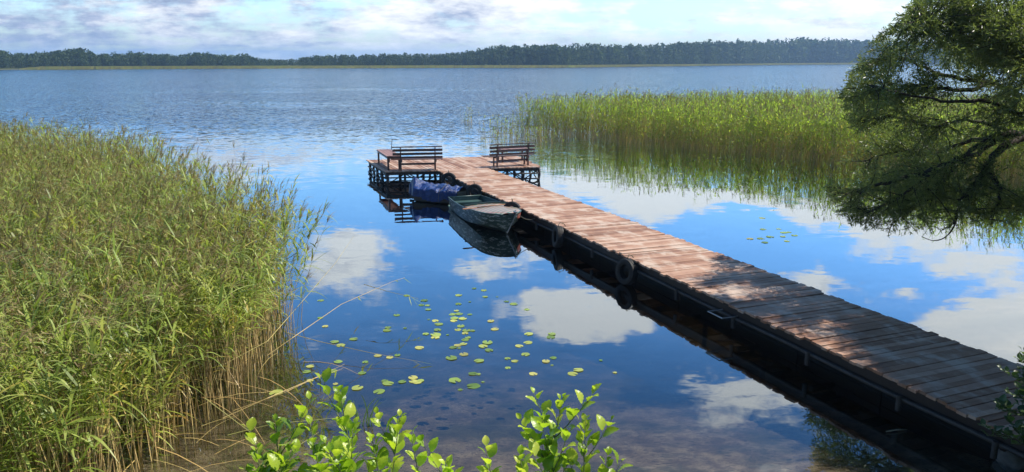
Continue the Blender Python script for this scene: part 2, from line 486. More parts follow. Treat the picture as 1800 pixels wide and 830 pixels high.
# water: a clear surface over brown, light-absorbing lake water
m_, t, out = newmat('lake_water')
geo = t.node('ShaderNodeNewGeometry').outputs['Position']
gx, gy, _ = t.sep(geo)[:3]
big = t.noise(t.v('MULTIPLY', geo, (.018, .055, 0)), 1.0, 5, .6)
# sheltered and smooth close to the shore, wind-ruffled out on the lake
edge = t.m('ADD', gy, t.m('MULTIPLY', t.m('SUBTRACT', big, .5), 46.))
edge = t.m('SUBTRACT', edge, t.smooth(gx, 2., 14., 0., 6.))
wind = t.smooth(edge, 32., 88.)
wind = t.m('MULTIPLY', wind, t.smooth(t.noise(t.v('MULTIPLY', geo, (.012, .06, 0)), 1.0, 4, .6), .30, .52, .35, 1.))
patch = t.smooth(t.noise(t.v('MULTIPLY', geo, (.22, .5, 0)), 1.0, 4, .6), .50, .66)
amp = t.m('ADD', t.m('MULTIPLY', wind, 2.0), t.m('ADD', .009, t.m('MULTIPLY', patch, .03)))
r1 = t.v('SUBTRACT', t.noise(t.v('MULTIPLY', geo, (1.6, 3.4, 1)), 1.0, 3, .6, out=1), (.5, .5, .5))
r2 = t.v('SUBTRACT', t.noise(t.v('MULTIPLY', geo, (.45, .8, 1)), 1.0, 2, .5, out=1), (.5, .5, .5))
rr = t.v('ADD', t.v('SCALE', r1, amp), t.v('SCALE', r2, t.m('ADD', .008, t.m('MULTIPLY', wind, .10))))
nrm = t.v('NORMALIZE', t.v('ADD', t.v('MULTIPLY', rr, (.8, 1.3, 0)), (0, 0, 1)))
lw = t.node('ShaderNodeLayerWeight'); lw.inputs['Blend'].default_value = .5; t.l.new(nrm, lw.inputs['Normal'])
fres = t.m('ADD', .05, t.m('MULTIPLY', t.m('POWER', lw.outputs['Facing'], 2.35), .92), clamp=True)
fres = t.m('MULTIPLY', fres, t.m('SUBTRACT', 1., t.m('MULTIPLY', wind, .10)))
gl = t.node('ShaderNodeBsdfGlossy'); gl.inputs['Roughness'].default_value = .0; t.l.new(nrm, gl.inputs['Normal'])
gl.inputs['Color'].default_value = (.86, .94, 1, 1)
t.set(gl.inputs['Roughness'], t.m('MULTIPLY', wind, .12))
tr = t.node('ShaderNodeBsdfTransparent'); tr.inputs['Color'].default_value = (.8, .88, .92, 1)
t.l.new(t.mixsh(fres, tr.outputs[0], gl.outputs[0]), out.inputs['Surface'])
va = t.node('ShaderNodeVolumeAbsorption'); va.inputs['Color'].default_value = (.45, .42, .34, 1); va.inputs['Density'].default_value = .78
t.l.new(va.outputs[0], out.inputs['Volume'])
bm_ = MB(); bm_.box((0, 900, -3), (5200, 2700, 6)); o = bm_.build('water', m_); tag(o, kind='structure')

# thin summer haze over the lake
m_, t, out = newmat('haze')
pv = t.node('ShaderNodeVolumePrincipled'); pv.inputs['Color'].default_value = (.42, .66, 1.0, 1); pv.inputs['Density'].default_value = .00026
pv.inputs['Anisotropy'].default_value = .2
t.l.new(pv.outputs[0], out.inputs['Volume'])
bm_ = MB(); bm_.box((0, 900, 33), (11000, 11000, 82)); o = bm_.build('haze', m_); tag(o, kind='stuff')
o.display_type = 'WIRE'

# ------------------------------------------------------------------ reeds


def ribbons(P, D, Wd, L, wid, droop, nseg, prof, side=None):
    """n bent ribbons: P start, D start direction, droop = fall per unit; returns verts (n,(nseg+1)*2,3)"""
    n = len(P); s_ = np.linspace(0, 1, nseg + 1)
    C_ = P[:, None, :] + L[:, None, None] * (s_[None, :, None] * D[:, None, :])
    C_[:, :, 2] -= (L * droop)[:, None] * s_[None, :] ** 2
    if side is None:
        side = np.cross(D, np.array([0, 0, 1.])); side /= np.linalg.norm(side, axis=1)[:, None] + 1e-6
    hw = (wid[:, None] * np.array(prof)[None, :] * .5)[:, :, None] * side[:, None, :]
    return np.stack([C_ - hw, C_ + hw], axis=2).reshape(n, -1, 3)


def ribbon_faces(n, nseg, start):
    k = (nseg + 1) * 2
    b = np.array([[2 * i, 2 * i + 1, 2 * i + 3, 2 * i + 2] for i in range(nseg)])
    return (start + np.arange(n)[:, None, None] * k + b[None]).reshape(-1, 4)


def reeds(name, base, h, rng, mats, nleaf=8, lw=.024, ll=.42, rs=.0045, pan=.6, nseg=4, leaf_from=.3, wind=(.25, -.1), bare=None, lean=.12, tlo=0.):
    N = len(base); Vs, Fs, Av, Mi = [], [], [], []; cnt = 0
    az = rng.uniform(0, 2 * np.pi, N)
    dl = np.stack([np.cos(az) * lean + wind[0] * .22, np.sin(az) * lean + wind[1] * .22], 1) * rng.uniform(.3, 1.5, N)[:, None]
    def stem_at(i, tq):
        p = np.zeros((len(i), 3)); p[:, 0] = base[i, 0] + dl[i, 0] * h[i] * tq ** 1.8; p[:, 1] = base[i, 1] + dl[i, 1] * h[i] * tq ** 1.8
        p[:, 2] = base[i, 2] + h[i] * tq * (1 - .1 * tq * np.linalg.norm(dl[i], axis=1)); return p
    # stems: three-sided
    ts = [tlo, .35, .65, .85, 1.0]; idx = np.arange(N)
    rings = []
    for tq in ts:
        c0 = stem_at(idx, np.full(N, tq)); rad = rs * (1.15 - .75 * tq)
        for k in range(3):
            a = az + k * 2.094; rings.append(c0 + np.stack([np.cos(a) * rad, np.sin(a) * rad, 0 * a], 1))
    sv = np.stack(rings, 1)
    b = np.array([[i * 3 + k, i * 3 + (k + 1) % 3, (i + 1) * 3 + (k + 1) % 3, (i + 1) * 3 + k] for i in range(len(ts) - 1) for k in range(3)])
    Vs.append(sv.reshape(-1, 3)); Fs.append((np.arange(N)[:, None, None] * len(ts) * 3 + b[None]).reshape(-1, 4))
    seg_t = np.repeat([.18, .5, .75, .95], 3)
    Av.append((seg_t[None, :] * .75 + rng.uniform(-.2, .3, N)[:, None]).clip(0, 1).ravel()); Mi.append(np.zeros(N * 12, int)); cnt += N * len(ts) * 3
    # leaves
    i = np.repeat(np.arange(N), nleaf); n = len(i)
    tq = rng.uniform(leaf_from, .97, n)
    if bare is not None: tq = bare[i] + (tq - leaf_from) / (.97 - leaf_from) * (.97 - bare[i])
    a = rng.uniform(0, 2 * np.pi, n); out_ = rng.uniform(.5, 1.25, n)
    D = np.stack([np.cos(a) * np.sin(out_) + wind[0], np.sin(a) * np.sin(out_) + wind[1], np.cos(out_)], 1); D /= np.linalg.norm(D, axis=1)[:, None]
    L = ll * rng.uniform(.45, 1.35, n) * np.repeat(rng.uniform(.78, 1.18, N), nleaf); droop = rng.uniform(.08, .75, n)
    rv = ribbons(stem_at(i, tq), D, None, L, lw * rng.uniform(.5, 1.35, n), droop, nseg, {4: [.55, 1, .85, .5, .04], 3: [.6, 1, .7, .04], 2: [.6, 1, .05]}[nseg])
    Vs.append(rv.reshape(-1, 3)); Fs.append(ribbon_faces(n, nseg, cnt)); cnt += n * (nseg + 1) * 2
    lv = (rng.uniform(.25, 1., n) * .8 + .2 * tq); dead = rng.random(n) < (.42 - .45 * tq); lv[dead] *= .25
    Av.append(np.repeat(lv.clip(0, 1), nseg)); Mi.append(np.ones(n * nseg, int))
    # feathery heads
    who = np.where(rng.random(N) < pan)[0]; kp = 12
    i = np.repeat(who, kp); n = len(i)
    if n:
        tq = rng.uniform(.93, 1.0, n); a = np.repeat(rng.uniform(-.9, .9, len(who)), kp) + rng.uniform(-.8, .8, n)
        el = rng.uniform(.25, 1.1, n)
        D = np.stack([np.cos(a) * np.sin(el), np.sin(a) * np.sin(el), np.cos(el)], 1)
        L = rng.uniform(.12, .30, n)
        rv = ribbons(stem_at(i, tq), D, None, L, np.full(n, lw * .5), rng.uniform(.1, .7, n), 2, [.5, 1, .25])
        Vs.append(rv.reshape(-1, 3)); Fs.append(ribbon_faces(n, 2, cnt)); cnt += n * 6
        Av.append(np.repeat(rng.uniform(0, 1, n), 2)); Mi.append(np.full(n * 2, 2))
    o = np_mesh(name, np.concatenate(Vs), np.concatenate(Fs), mats, np.concatenate(Av), np.concatenate(Mi))
    return o


def inpoly(P, poly):
    x, y = P[:, 0], P[:, 1]; ins = np.zeros(len(P), bool); n = len(poly)
    for i in range(n):
        x0, y0 = poly[i]; x1, y1 = poly[(i + 1) % n]
        c = ((y0 > y) != (y1 > y)) & (x < (x1 - x0) * (y - y0) / (y1 - y0 + 1e-12) + x0); ins ^= c
    return ins


def vnoise(P, s, seed=0.):
    return np.array([mnoise.noise(Vector((p[0] * s + seed, p[1] * s, seed))) for p in P])


def scatter(poly, dens, rng, clump=.0, s=.5):
    poly = np.array(poly); lo, hi = poly.min(0), poly.max(0)
    n = int((hi - lo).prod() * dens); P = rng.uniform(lo, hi, (n, 2)); P = P[inpoly(P, poly)]
    if clump > 0: P = P[rng.random(len(P)) < 1 - clump + clump * 1.6 * (vnoise(P, s, 3.3) + .3)]
    return P


rng = np.random.default_rng(11)
LEFT = [(-4.7, 7.9), (-4.55, 9.6), (-4.2, 11.2), (-4.15, 12.8), (-4.35, 14.4), (-5.15, 16.3), (-6.4, 18.6), (-8.9, 22.), (-12.8, 27.), (-17., 31.), (-22.5, 34.5),
        (-28, 36), (-30, 33), (-22, 26), (-15, 19), (-11.5, 14), (-9, 10), (-8, 6.6), (-5.6, 6.6)]
P = np.concatenate([scatter(LEFT, 62, rng, .28, .9), ])
near = P[:, 1] < 17
keep = near | (rng.random(len(P)) < .75); P = P[keep]
P += rng.normal(0, .10, P.shape)
H = 2.36 + .34 * vnoise(P, .45, 1.) + .28 * vnoise(P, 1.3, 4.) + rng.normal(0, .22, len(P))
H *= np.where(rng.random(len(P)) < .15, rng.uniform(.45, .85, len(P)), 1)
B = np.concatenate([P, np.full((len(P), 1), -.35)], 1); H += .35
edge_x = np.interp(P[:, 1], [7.9, 9.6, 11.2, 12.8, 14.4, 16.3, 18.6], [-4.7, -4.55, -4.2, -4.15, -4.35, -5.15, -6.4])
dist_e = edge_x - P[:, 0]
bare = np.where((dist_e < 1.1 + 1.3 * vnoise(P, .5, 7.)) & (P[:, 1] < 15.5), rng.uniform(.46, .68, len(P)), rng.uniform(.10, .36, len(P)))
o = reeds('reed_bed', B, H, rng, [M['reedstem'], M['reedleaf'], M['panicle']], nleaf=13, lw=.029, ll=.41, rs=.0058, pan=.62, bare=bare, lean=.24)
tag(o, 'tall green reed bed with brown plumes filling the left side of the lake shore', 'reeds', kind='stuff')

RIGHT = [(.3, 56.), (2.2, 53.9), (4.8, 50.8), (7.9, 46.7), (11.6, 43.4), (15.3, 40.2), (19., 33.5), (26., 29), (40, 30), (46, 60), (30, 67), (20, 67.), (10, 64.), (4, 60.), (.8, 57)]
P = scatter(RIGHT, 29, rng, .15, .3)
front_y = np.interp(P[:, 0], [.2, 2.2, 4.6, 7.9, 11.6, 15, 19, 26, 46], [53.5, 50, 47, 43, 39.3, 36.5, 33.5, 29, 29])
dep = P[:, 1] - front_y
P = P[(dep < 5) | (rng.random(len(P)) < .5)]
vis = P[:, 0] < .72 * P[:, 1]; P = P[vis]
P += rng.normal(0, .2, P.shape) + .45 * np.stack([vnoise(P, .35, 6.), vnoise(P, .4, 8.)], 1)
H = 2.48 + .30 * vnoise(P, .22, 2.) + .34 * vnoise(P, .8, 5.) + rng.normal(0, .24, len(P)) + .35
B = np.concatenate([P, np.full((len(P), 1), -.35)], 1)
o = reeds('reed_bed', B, H, rng, [M['reedstem_far'], M['reedleaf_far'], M['panicle']], nleaf=16, lw=.044, ll=.34, rs=.010, pan=.32, nseg=2, bare=rng.uniform(.13, .34, len(P)), lean=.16)
tag(o, 'broad sunlit reed bed across the water behind the willow and right bench', 'reeds', kind='stuff')

# thin stands of stems off the end of the right-hand reed bed
P = np.concatenate([rng.normal((-.1, 52.), (.9, 2.2), (150, 2)), rng.normal((1.6, 50.), (1.0, 1.6), (110, 2)), rng.normal((-3.7, 64.5), (.42, 1.2), (26, 2)), rng.normal((-1.5, 48.5), (.6, 1.2), (16, 2))])
H = rng.uniform(.9, 2.1, len(P)); H[-16:] *= .5; B = np.concatenate([P, np.full((len(P), 1), -.3)], 1)
o = reeds('sparse_reeds', B, H, rng, [M['reedstem'], M['reedleaf_far'], M['panicle']], nleaf=3, lw=.035, ll=.35, rs=.008, pan=.1, nseg=2, lean=.08)
tag(o, 'thin scattered reed stems standing in open water left of the far reed bed', 'reeds', kind='stuff')

# low strip of reeds along the far shore
n = 26000
px = rng.uniform(55, 1500, n); rs_ = shore_r(px) + rng.uniform(-26, 14, n)
Pb = np.stack([(px - 900) / FPX * rs_, rs_, np.full(n, -.1)], 1)
hh = rng.uniform(1.0, 1.9, n) * np.interp(px, [55, 90, 1300, 1500], [.4, 1, 1, 1.4])
D = np.stack([rng.normal(0, .1, n), rng.normal(0, .1, n), np.ones(n)], 1)
rv = ribbons(Pb, D, None, hh, np.full(n, .9), np.zeros(n), 1, [1, .6], side=np.tile([1., 0, 0], (n, 1)))
M['shorereed'] = leaf_mat('far_shore_reeds', [(0., (.34, .28, .12)), (.6, (.44, .36, .14)), (1., (.32, .36, .12))], .45, .6, .2, 1.2)
o = np_mesh('shore_reeds', rv.reshape(-1, 3), ribbon_faces(n, 1, 0), M['shorereed'], rng.random(n))
tag(o, 'pale strip of reeds along the foot of the far forest', 'reeds', kind='stuff')

# ------------------------------------------------------------------ far forest
TOP = ([-200, 0, 20, 40, 60, 110, 130, 150, 175, 190, 250, 330, 370, 385, 425, 440, 455, 480, 510, 540, 560, 640, 700, 760, 790, 830, 870, 905, 950, 1000, 1100, 1180, 1250, 1350, 1420, 1480, 1560, 1900],
       [88, 86, 88, 96, 94, 93, 90, 87, 90, 96, 94, 97, 93, 96, 98, 94, 100, 104, 105, 102, 98, 97, 96, 96, 95, 91, 83, 83, 82, 81, 81, 78, 76, 73.5, 72, 74, 76, 78])


def forest(name, x0, x1, ntree, conifer, label):
    Vs, Av, Vt = [], [], []
    for k in range(ntree):
        row = random.choice((6, 12, 16, 22, 40, 65))
        pxx = random.uniform(x0, x1); dd = float(shore_r(pxx)) + row + random.uniform(-4, 4)
        X_ = (pxx - 900) / FPX * dd; gz = hgt(X_, dd)
        top = (107 - np.interp(pxx, *TOP)) / FPX * dd + CAMZ
        th = (top - gz) * random.uniform(.74, 1.03) if row > 11 else (top - gz) * random.uniform(.32, .78)
        if random.random() < .06: th *= 1.1
        th = max(3.5, th)
        con = random.random() < conifer
        nb = 120
        tt_ = rng.random(nb)
        if con:
            zz = .12 + .88 * tt_; rad = (1 - tt_) ** .85 * th * .17 + .15
        else:
            zz = .10 + .90 * tt_; rad = np.sqrt(np.clip(1 - (2 * (tt_ * .96 + .02) - .92) ** 2, .05, 1)) * th * random.uniform(.30, .46)
        a = rng.uniform(0, 6.283, nb); rr_ = rad * np.sqrt(rng.uniform(.25, 1, nb))
        c0 = np.stack([X_ + np.cos(a) * rr_, dd + np.sin(a) * rr_, gz + zz * th], 1)
        sz = (th * .085 if not con else th * .06) * rng.uniform(.5, 1.5, nb)
        q_ = rng.normal(0, 1, (nb, 3, 3)); q_ /= np.linalg.norm(q_, axis=2)[:, :, None]
        Vs.append((c0[:, None, :] + q_ * sz[:, None, None]).reshape(-1, 3)); Av.append((rng.uniform(0, .55, nb) + random.uniform(0, .45)))
    Vs = np.concatenate(Vs); o = np_mesh(name, Vs, np.arange(len(Vs)).reshape(-1, 3), M['farleaf'], np.concatenate(Av))
    tag(o, label, 'forest', kind='stuff'); return o


forest('forest', -60, 500, 820, .08, 'dark broadleaf woods along the left half of the far shore')
forest('forest', 500, 850, 520, .25, 'mixed woods in the middle of the far shore rising to the hill')
forest('forest', 840, 1640, 1150, .5, 'bluish spruce and birch forest on the far hill')

# ------------------------------------------------------------------ pier
L13, R13 = Vector((4.25, 13.7, 0)), Vector((6.60, 13.7, 0))


def left_edge(y): return Vector((4.25 - .3977 * (y - 13.7), y, 0))
def right_edge(y): return left_edge(y) + PN * 2.18


pier = empty('pier', (6.7, 7.6, 0)); tag(pier, 'long red-brown plank pier ending in a wide platform on posts', 'pier')
# walkway: cross boards
b = MB()
s0 = left_edge(7.4); total = (left_edge(32.2) - s0).length
s_ = 0.0
while s_ < total:
    wd = random.uniform(.115, .16)
    gap = random.choice((.004, .006, .008, .010, .022))
    c0 = s0 + PD * (s_ + wd / 2) + PN * (1.09 + random.uniform(-.035, .035)); c0.z = DECK - .022 + random.uniform(-.006, .006)
    rot = random.uniform(-.006, .006)
    b.a = random.random() * .9 + .05
    dx = (PN + PD * rot).normalized(); dy = Vector((-dx.y, dx.x, 0)); tilt = random.uniform(-.03, .03)
    b.box(c0, (2.22 + random.uniform(-.04, .04), wd, .044), Matrix((dx + Vector((0, 0, tilt * .3)), dy + Vector((0, 0, tilt)), (0, 0, 1))).transposed(), .005)
    s_ += wd + gap
b.build('walkway_boards', M['deck'], pier, world=True)
# platform: boards along the pier, cut to the platform's outline
PLAT = [(-5.32, 31.9), (-3.05, 32.22), (-2.95, 32.26), (-.98, 33.0), (1.28, 33.35), (.35, 36.9), (.2, 37.4), (-6.75, 35.75)]
b = MB()
cen = Vector((-2.8, 34.3, 0)); uu = -5.5
while uu < 5.5:
    wd = random.uniform(.13, .17); hits = []
    mid = cen + PN * (uu + wd / 2)
    for i in range(len(PLAT)):
        a0 = Vector((*PLAT[i], 0)); a1 = Vector((*PLAT[(i + 1) % len(PLAT)], 0))
        e0 = (a0 - mid).dot(PN); e1 = (a1 - mid).dot(PN)
        if e0 * e1 < 0: p = a0.lerp(a1, e0 / (e0 - e1)); hits.append((p - mid).dot(PD))
    hits.sort()
    if len(hits) >= 2 and hits[-1] - hits[0] > .2:
        p0 = mid + PD * (hits[0] + random.uniform(-.02, .02)); p1 = mid + PD * (hits[-1] + random.uniform(-.02, .02))
        p0.z = p1.z = DECK - .024 + random.uniform(-.003, .003); b.a = random.random() * .9 + .05
        b.bar(p0, p1, wd, .044, bev=.005)
    uu += wd + random.choice((.012, .018, .026))
b.build('platform_boards', M['deck_along'], pier, world=True)
# edge beams under the boards
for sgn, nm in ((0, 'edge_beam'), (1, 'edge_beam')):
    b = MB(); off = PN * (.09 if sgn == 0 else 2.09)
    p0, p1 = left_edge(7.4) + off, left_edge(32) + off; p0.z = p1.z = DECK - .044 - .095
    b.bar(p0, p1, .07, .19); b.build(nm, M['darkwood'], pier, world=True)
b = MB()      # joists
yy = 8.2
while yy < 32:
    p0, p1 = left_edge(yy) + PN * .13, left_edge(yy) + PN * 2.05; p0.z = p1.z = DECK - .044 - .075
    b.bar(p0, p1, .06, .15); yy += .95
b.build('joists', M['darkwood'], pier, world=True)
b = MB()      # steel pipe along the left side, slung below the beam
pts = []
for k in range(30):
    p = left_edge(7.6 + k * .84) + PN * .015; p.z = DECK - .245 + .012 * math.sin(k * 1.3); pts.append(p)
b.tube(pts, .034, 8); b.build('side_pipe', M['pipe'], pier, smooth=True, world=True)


def y_of(px, py):      # where along the left edge
    return at(px, py, DECK).y


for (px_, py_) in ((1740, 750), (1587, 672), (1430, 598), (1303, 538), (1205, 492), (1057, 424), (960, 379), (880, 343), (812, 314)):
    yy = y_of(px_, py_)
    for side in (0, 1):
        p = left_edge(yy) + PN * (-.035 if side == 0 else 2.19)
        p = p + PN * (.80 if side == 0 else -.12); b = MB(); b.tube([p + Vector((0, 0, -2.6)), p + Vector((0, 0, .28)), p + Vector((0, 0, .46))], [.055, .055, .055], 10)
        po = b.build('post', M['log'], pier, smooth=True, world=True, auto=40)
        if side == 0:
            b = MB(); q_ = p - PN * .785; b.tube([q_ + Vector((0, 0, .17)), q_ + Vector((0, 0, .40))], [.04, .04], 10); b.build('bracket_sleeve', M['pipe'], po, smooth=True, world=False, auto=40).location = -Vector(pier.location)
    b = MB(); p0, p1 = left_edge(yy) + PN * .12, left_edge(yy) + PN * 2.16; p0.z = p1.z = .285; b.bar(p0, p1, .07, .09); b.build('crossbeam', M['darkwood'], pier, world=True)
b = MB()      # added dark boards under both sides, to black out the underside and block sun
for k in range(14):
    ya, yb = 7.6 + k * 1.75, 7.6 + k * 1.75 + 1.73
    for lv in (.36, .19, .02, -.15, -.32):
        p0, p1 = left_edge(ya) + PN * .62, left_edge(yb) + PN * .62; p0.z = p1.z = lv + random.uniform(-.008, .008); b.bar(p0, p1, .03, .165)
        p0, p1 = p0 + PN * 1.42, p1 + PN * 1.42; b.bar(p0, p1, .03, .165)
b.build('blackout_boards', M['darkwood'], pier, world=True)
# platform rim and log frame
rim = [(PLAT[7], PLAT[0]), (PLAT[0], PLAT[1]), (PLAT[3], PLAT[4]), (PLAT[4], PLAT[6]), (PLAT[6], PLAT[7])]
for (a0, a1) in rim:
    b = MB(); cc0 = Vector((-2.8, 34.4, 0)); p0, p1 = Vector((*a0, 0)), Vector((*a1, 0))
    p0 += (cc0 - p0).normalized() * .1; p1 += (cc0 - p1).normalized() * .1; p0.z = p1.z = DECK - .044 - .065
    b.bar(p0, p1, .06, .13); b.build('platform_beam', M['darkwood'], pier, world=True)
posts = []


def log_post(p, r=.055):
    b = MB(); x_, y_ = p
    pts = [Vector((x_ + random.uniform(-.035, .035), y_ + random.uniform(-.035, .035), z_)) for z_ in (-2.4, -.4, 0, .25, .5)]
    b.tube(pts, [r * random.uniform(.85, 1.15) for _ in pts], 8); b.build('log_post', M['log'], pier, smooth=True, world=True); posts.append(Vector((x_, y_, 0)))


def log_run(a0, a1, n, inset=.12, levels=(.30, .07), diag=True):
    a0, a1 = Vector((*a0, 0)), Vector((*a1, 0)); cc0 = Vector((-2.8, 34.4, 0))
    a0 = a0 + (cc0 - a0).normalized() * inset; a1 = a1 + (cc0 - a1).normalized() * inset
    ps = [a0.lerp(a1, k / (n - 1)) for k in range(n)]
    for p in ps: log_post((p.x, p.y))
    for lv in levels:
        b = MB(); out_ = (a1 - a0).cross(Vector((0, 0, 1))).normalized() * .07
        b.tube([a0 + out_ + Vector((0, 0, lv + random.uniform(-.03, .03))), a0.lerp(a1, .5) + out_ + Vector((0, 0, lv + .02)), a1 + out_ + Vector((0, 0, lv + random.uniform(-.03, .03)))], .032, 6)
        b.build('rail_log', M['log'], pier, smooth=True, world=True)
    if diag:
        for k in range(n - 1):
            b = MB(); o2 = (a1 - a0).cross(Vector((0, 0, 1))).normalized() * -.06
            z0, z1 = (.46, .03) if k % 2 else (.03, .46)
            b.tube([ps[k] + o2 + Vector((0, 0, z0)), ps[k + 1] + o2 + Vector((0, 0, z1))], .026, 6)
            b.build('diagonal_brace', M['log'], pier, smooth=True, world=True)


log_run(PLAT[7], PLAT[0], 5); log_run(PLAT[0], PLAT[1], 4); log_run((PLAT[3][0] + .2, PLAT[3][1]), PLAT[4], 4); log_run(PLAT[4], PLAT[6], 4, levels=(.3,))
log_run(PLAT[6], PLAT[7], 6, levels=(), diag=False)
log_run((-5.7, 33.4), (-3.4, 33.8), 4, inset=0, levels=(.25,), diag=True)
# small steel step frame under the side of the walkway
p = at(1283, 550, .42); b = MB(); e = -PN * .34
fr = [p - PD * .22, p - PD * .22 + e, p + PD * .22 + e, p + PD * .22]
b.tube([fr[0], fr[1], fr[2], fr[3]], .012, 6); b.build('step_frame', M['alu'], pier, world=True)

# ------------------------------------------------------------------ benches and tables


def bench(loc, rz, L, label, lean, extra):
    root = empty('bench', loc, rz); tag(root, label, 'bench', 'slatted benches on the pier platform')
    px_ = (-L * .5 + L * .16, L * .5 - L * .15)
    b = MB()
    for (z0, z1, y0) in ((.97, 1.015, -.10), (.80, .905, -.065), (.645, .745, -.035), (.50, .59, -.005)):
        dl = random.uniform(-.02, .02); b.a = random.random()
        p0 = Vector((-L / 2 + dl, y0 + .045, (z0 + z1) / 2 - lean * L / 2)); p1 = Vector((L / 2 + dl, y0 + .045, (z0 + z1) / 2 + lean * L / 2))
        b.bar(p0, p1, .032, z1 - z0, bev=.006)
    b.build('backrest', M['bench'], root)
    b = MB()
    for k in range(4):
        b.a = random.random(); yk = .10 + k * .115
        b.bar((-L / 2 - (extra if k % 2 else 0), yk, .455 + .004 * k), (L / 2 + random.uniform(-.03, .01), yk, .455 + .004 * k), .098, .035)
    b.build('seat', M['bench'], root)
    for xk in px_:
        b = MB(); b.bar((xk, .0, 0), (xk, .012, .5), .06, .075, up=(0, 1, 0)); b.bar((xk, .012, .5), (xk, -.085, 1.0), .05, .05, up=(0, 1, 0)); b.build('back_post', M['bench'], root)
        xq = xk + (.045 if xk > 0 else -.045) * 0
        b = MB(); b.bar((xq, .40, 0), (xq, .40, .435), .055, .075, up=(0, 1, 0)); b.build('leg', M['bench'], root)
        b = MB(); b.bar((xq + .045, -.02, .39), (xq + .045, .5, .40), .035, .08); b.build('seat_bearer', M['bench'], root)
    b = MB(); b.bar((px_[0], .055, .265), (px_[1], .055, .265), .03, .085); b.build('stretcher', M['bench'], root)
    return root


bench((-3.96, 32.22, DECK), R(8), 2.08, 'dark slatted bench beside the long table left of the walkway', .002, .08)
bench((.02, 33.44, DECK), R(23), 2.12, 'dark slatted bench right of the walkway end with open water behind', .004, .2)


def table(loc, rz, Lx, Ly, h, label):
    root = empty('table', loc, rz); tag(root, label, 'table', 'low plank tables on the pier platform')
    b = MB(); n = max(3, int(Lx / .15)); w_ = Lx / n
    for k in range(n):
        b.a = random.random(); b.bar((-Lx / 2 + (k + .5) * w_, -Ly / 2, h - .02), (-Lx / 2 + (k + .5) * w_, Ly / 2, h - .02), w_ - .008, .04)
    b.build('table_top', M['table'], root)
    b = MB()
    for s1 in (-1, 1):
        b.bar((s1 * (Lx / 2 - .06), -Ly / 2 + .05, h - .085), (s1 * (Lx / 2 - .06), Ly / 2 - .05, h - .085), .04, .09)
        b.bar((-Lx / 2 + .085, s1 * (Ly / 2 - .06), h - .085), (Lx / 2 - .085, s1 * (Ly / 2 - .06), h - .085), .04, .088)
    b.build('apron', M['bench'], root)
    for s1 in (-1, 1):
        for s2 in (-1, 1):
            b = MB(); x_, y_ = s1 * (Lx / 2 - .075), s2 * (Ly / 2 - .08); b.bar((x_, y_, 0), (x_, y_, h - .045), .075, .075, up=(0, 1, 0)); b.build('leg', M['bench'], root)
    return root


table((-5.40, 33.55, DECK), R(19), .62, 2.6, .60, 'long low wooden table on the left edge of the platform')
table((.02, 35.25, DECK), R(22), 1.35, .72, .60, 'short low wooden table behind the right bench')
sr = at_y(694.8, 262.0, 34.55); b = MB(); b.tube([(0, 0, 0), (.02, 0, .2), (.045, 0, .45)], [.016, .014, .012], 7); b.box((.06, 0, .455), (.07, .03, .03))
o = b.build('stake', M['darkmetal']); o.location = (-5.42, 34.55, DECK + .6); tag(o, 'thin dark stake standing upright on the left table', 'stake')

# ------------------------------------------------------------------ tyres


def make_tyre():
    root = empty('tyre', (0, 0, 0)); b = MB()
    prof = [(.165, -.075), (.21, -.104), (.27, -.102), (.297, -.088), (.305, -.062), (.305, -.036), (.297, -.033), (.297, -.026), (.307, -.023), (.307, .023), (.297, .026), (.297, .033), (.305, .036),
            (.305, .062), (.297, .088), (.27, .102), (.21, .104), (.165, .075), (.185, .055), (.262, .07), (.278, 0.), (.262, -.07), (.185, -.055)]
    n = 40; P_ = []
    for k in range(n + 1):
        a = 2 * math.pi * k / n; P_.append([Vector((p[1], p[0] * math.cos(a), p[0] * math.sin(a))) for p in prof + prof[:1]])
    b.grid(P_); b.build('casing', M['rubber'], root, smooth=True, auto=35)
    b = MB(); pts = [Vector((.0, 0, .26)), Vector((-.02, 0, .33)), Vector((.02, .02, .40)), Vector((.14, .03, .37)), Vector((.2, .03, .30))]
    b.tube(pts, .011, 6); b.build('rope', M['rope'], root, smooth=True)
    return root


tyre = make_tyre()
TY = [(1108, 455, 'worn tyre hung on the pier side nearest the tree shadow, tread ring showing', .30, R(12), .12),
      (989, 399, 'black tyre hung on the pier side, second nearest along the walkway', .33, R(-10), .12),
      (905, 363, 'tyre fender on the pier edge by the bow of the green boat', .46, R(55), .18),
      (838, 333, 'tyre fender on the pier edge between the two boats', .50, R(60), .2),
      (785, 312, 'tyre fender farthest out at the platform corner above the blue tarpaulin', .50, R(60), .2)]
for k, (px_, py_, lab, zc_, rr_, off) in enumerate(TY):
    o = tyre if k == 0 else copy_tree(tyre)
    p = left_edge(y_of(px_, py_)) - PN * off
    o.location = (p.x, p.y, zc_); o.rotation_euler = (R(random.uniform(-3, 3)), R(6), math.atan2(PN.y, PN.x) + rr_)
    tag(o, lab, 'tyre', 'tyre fenders along the pier')

# ------------------------------------------------------------------ boats


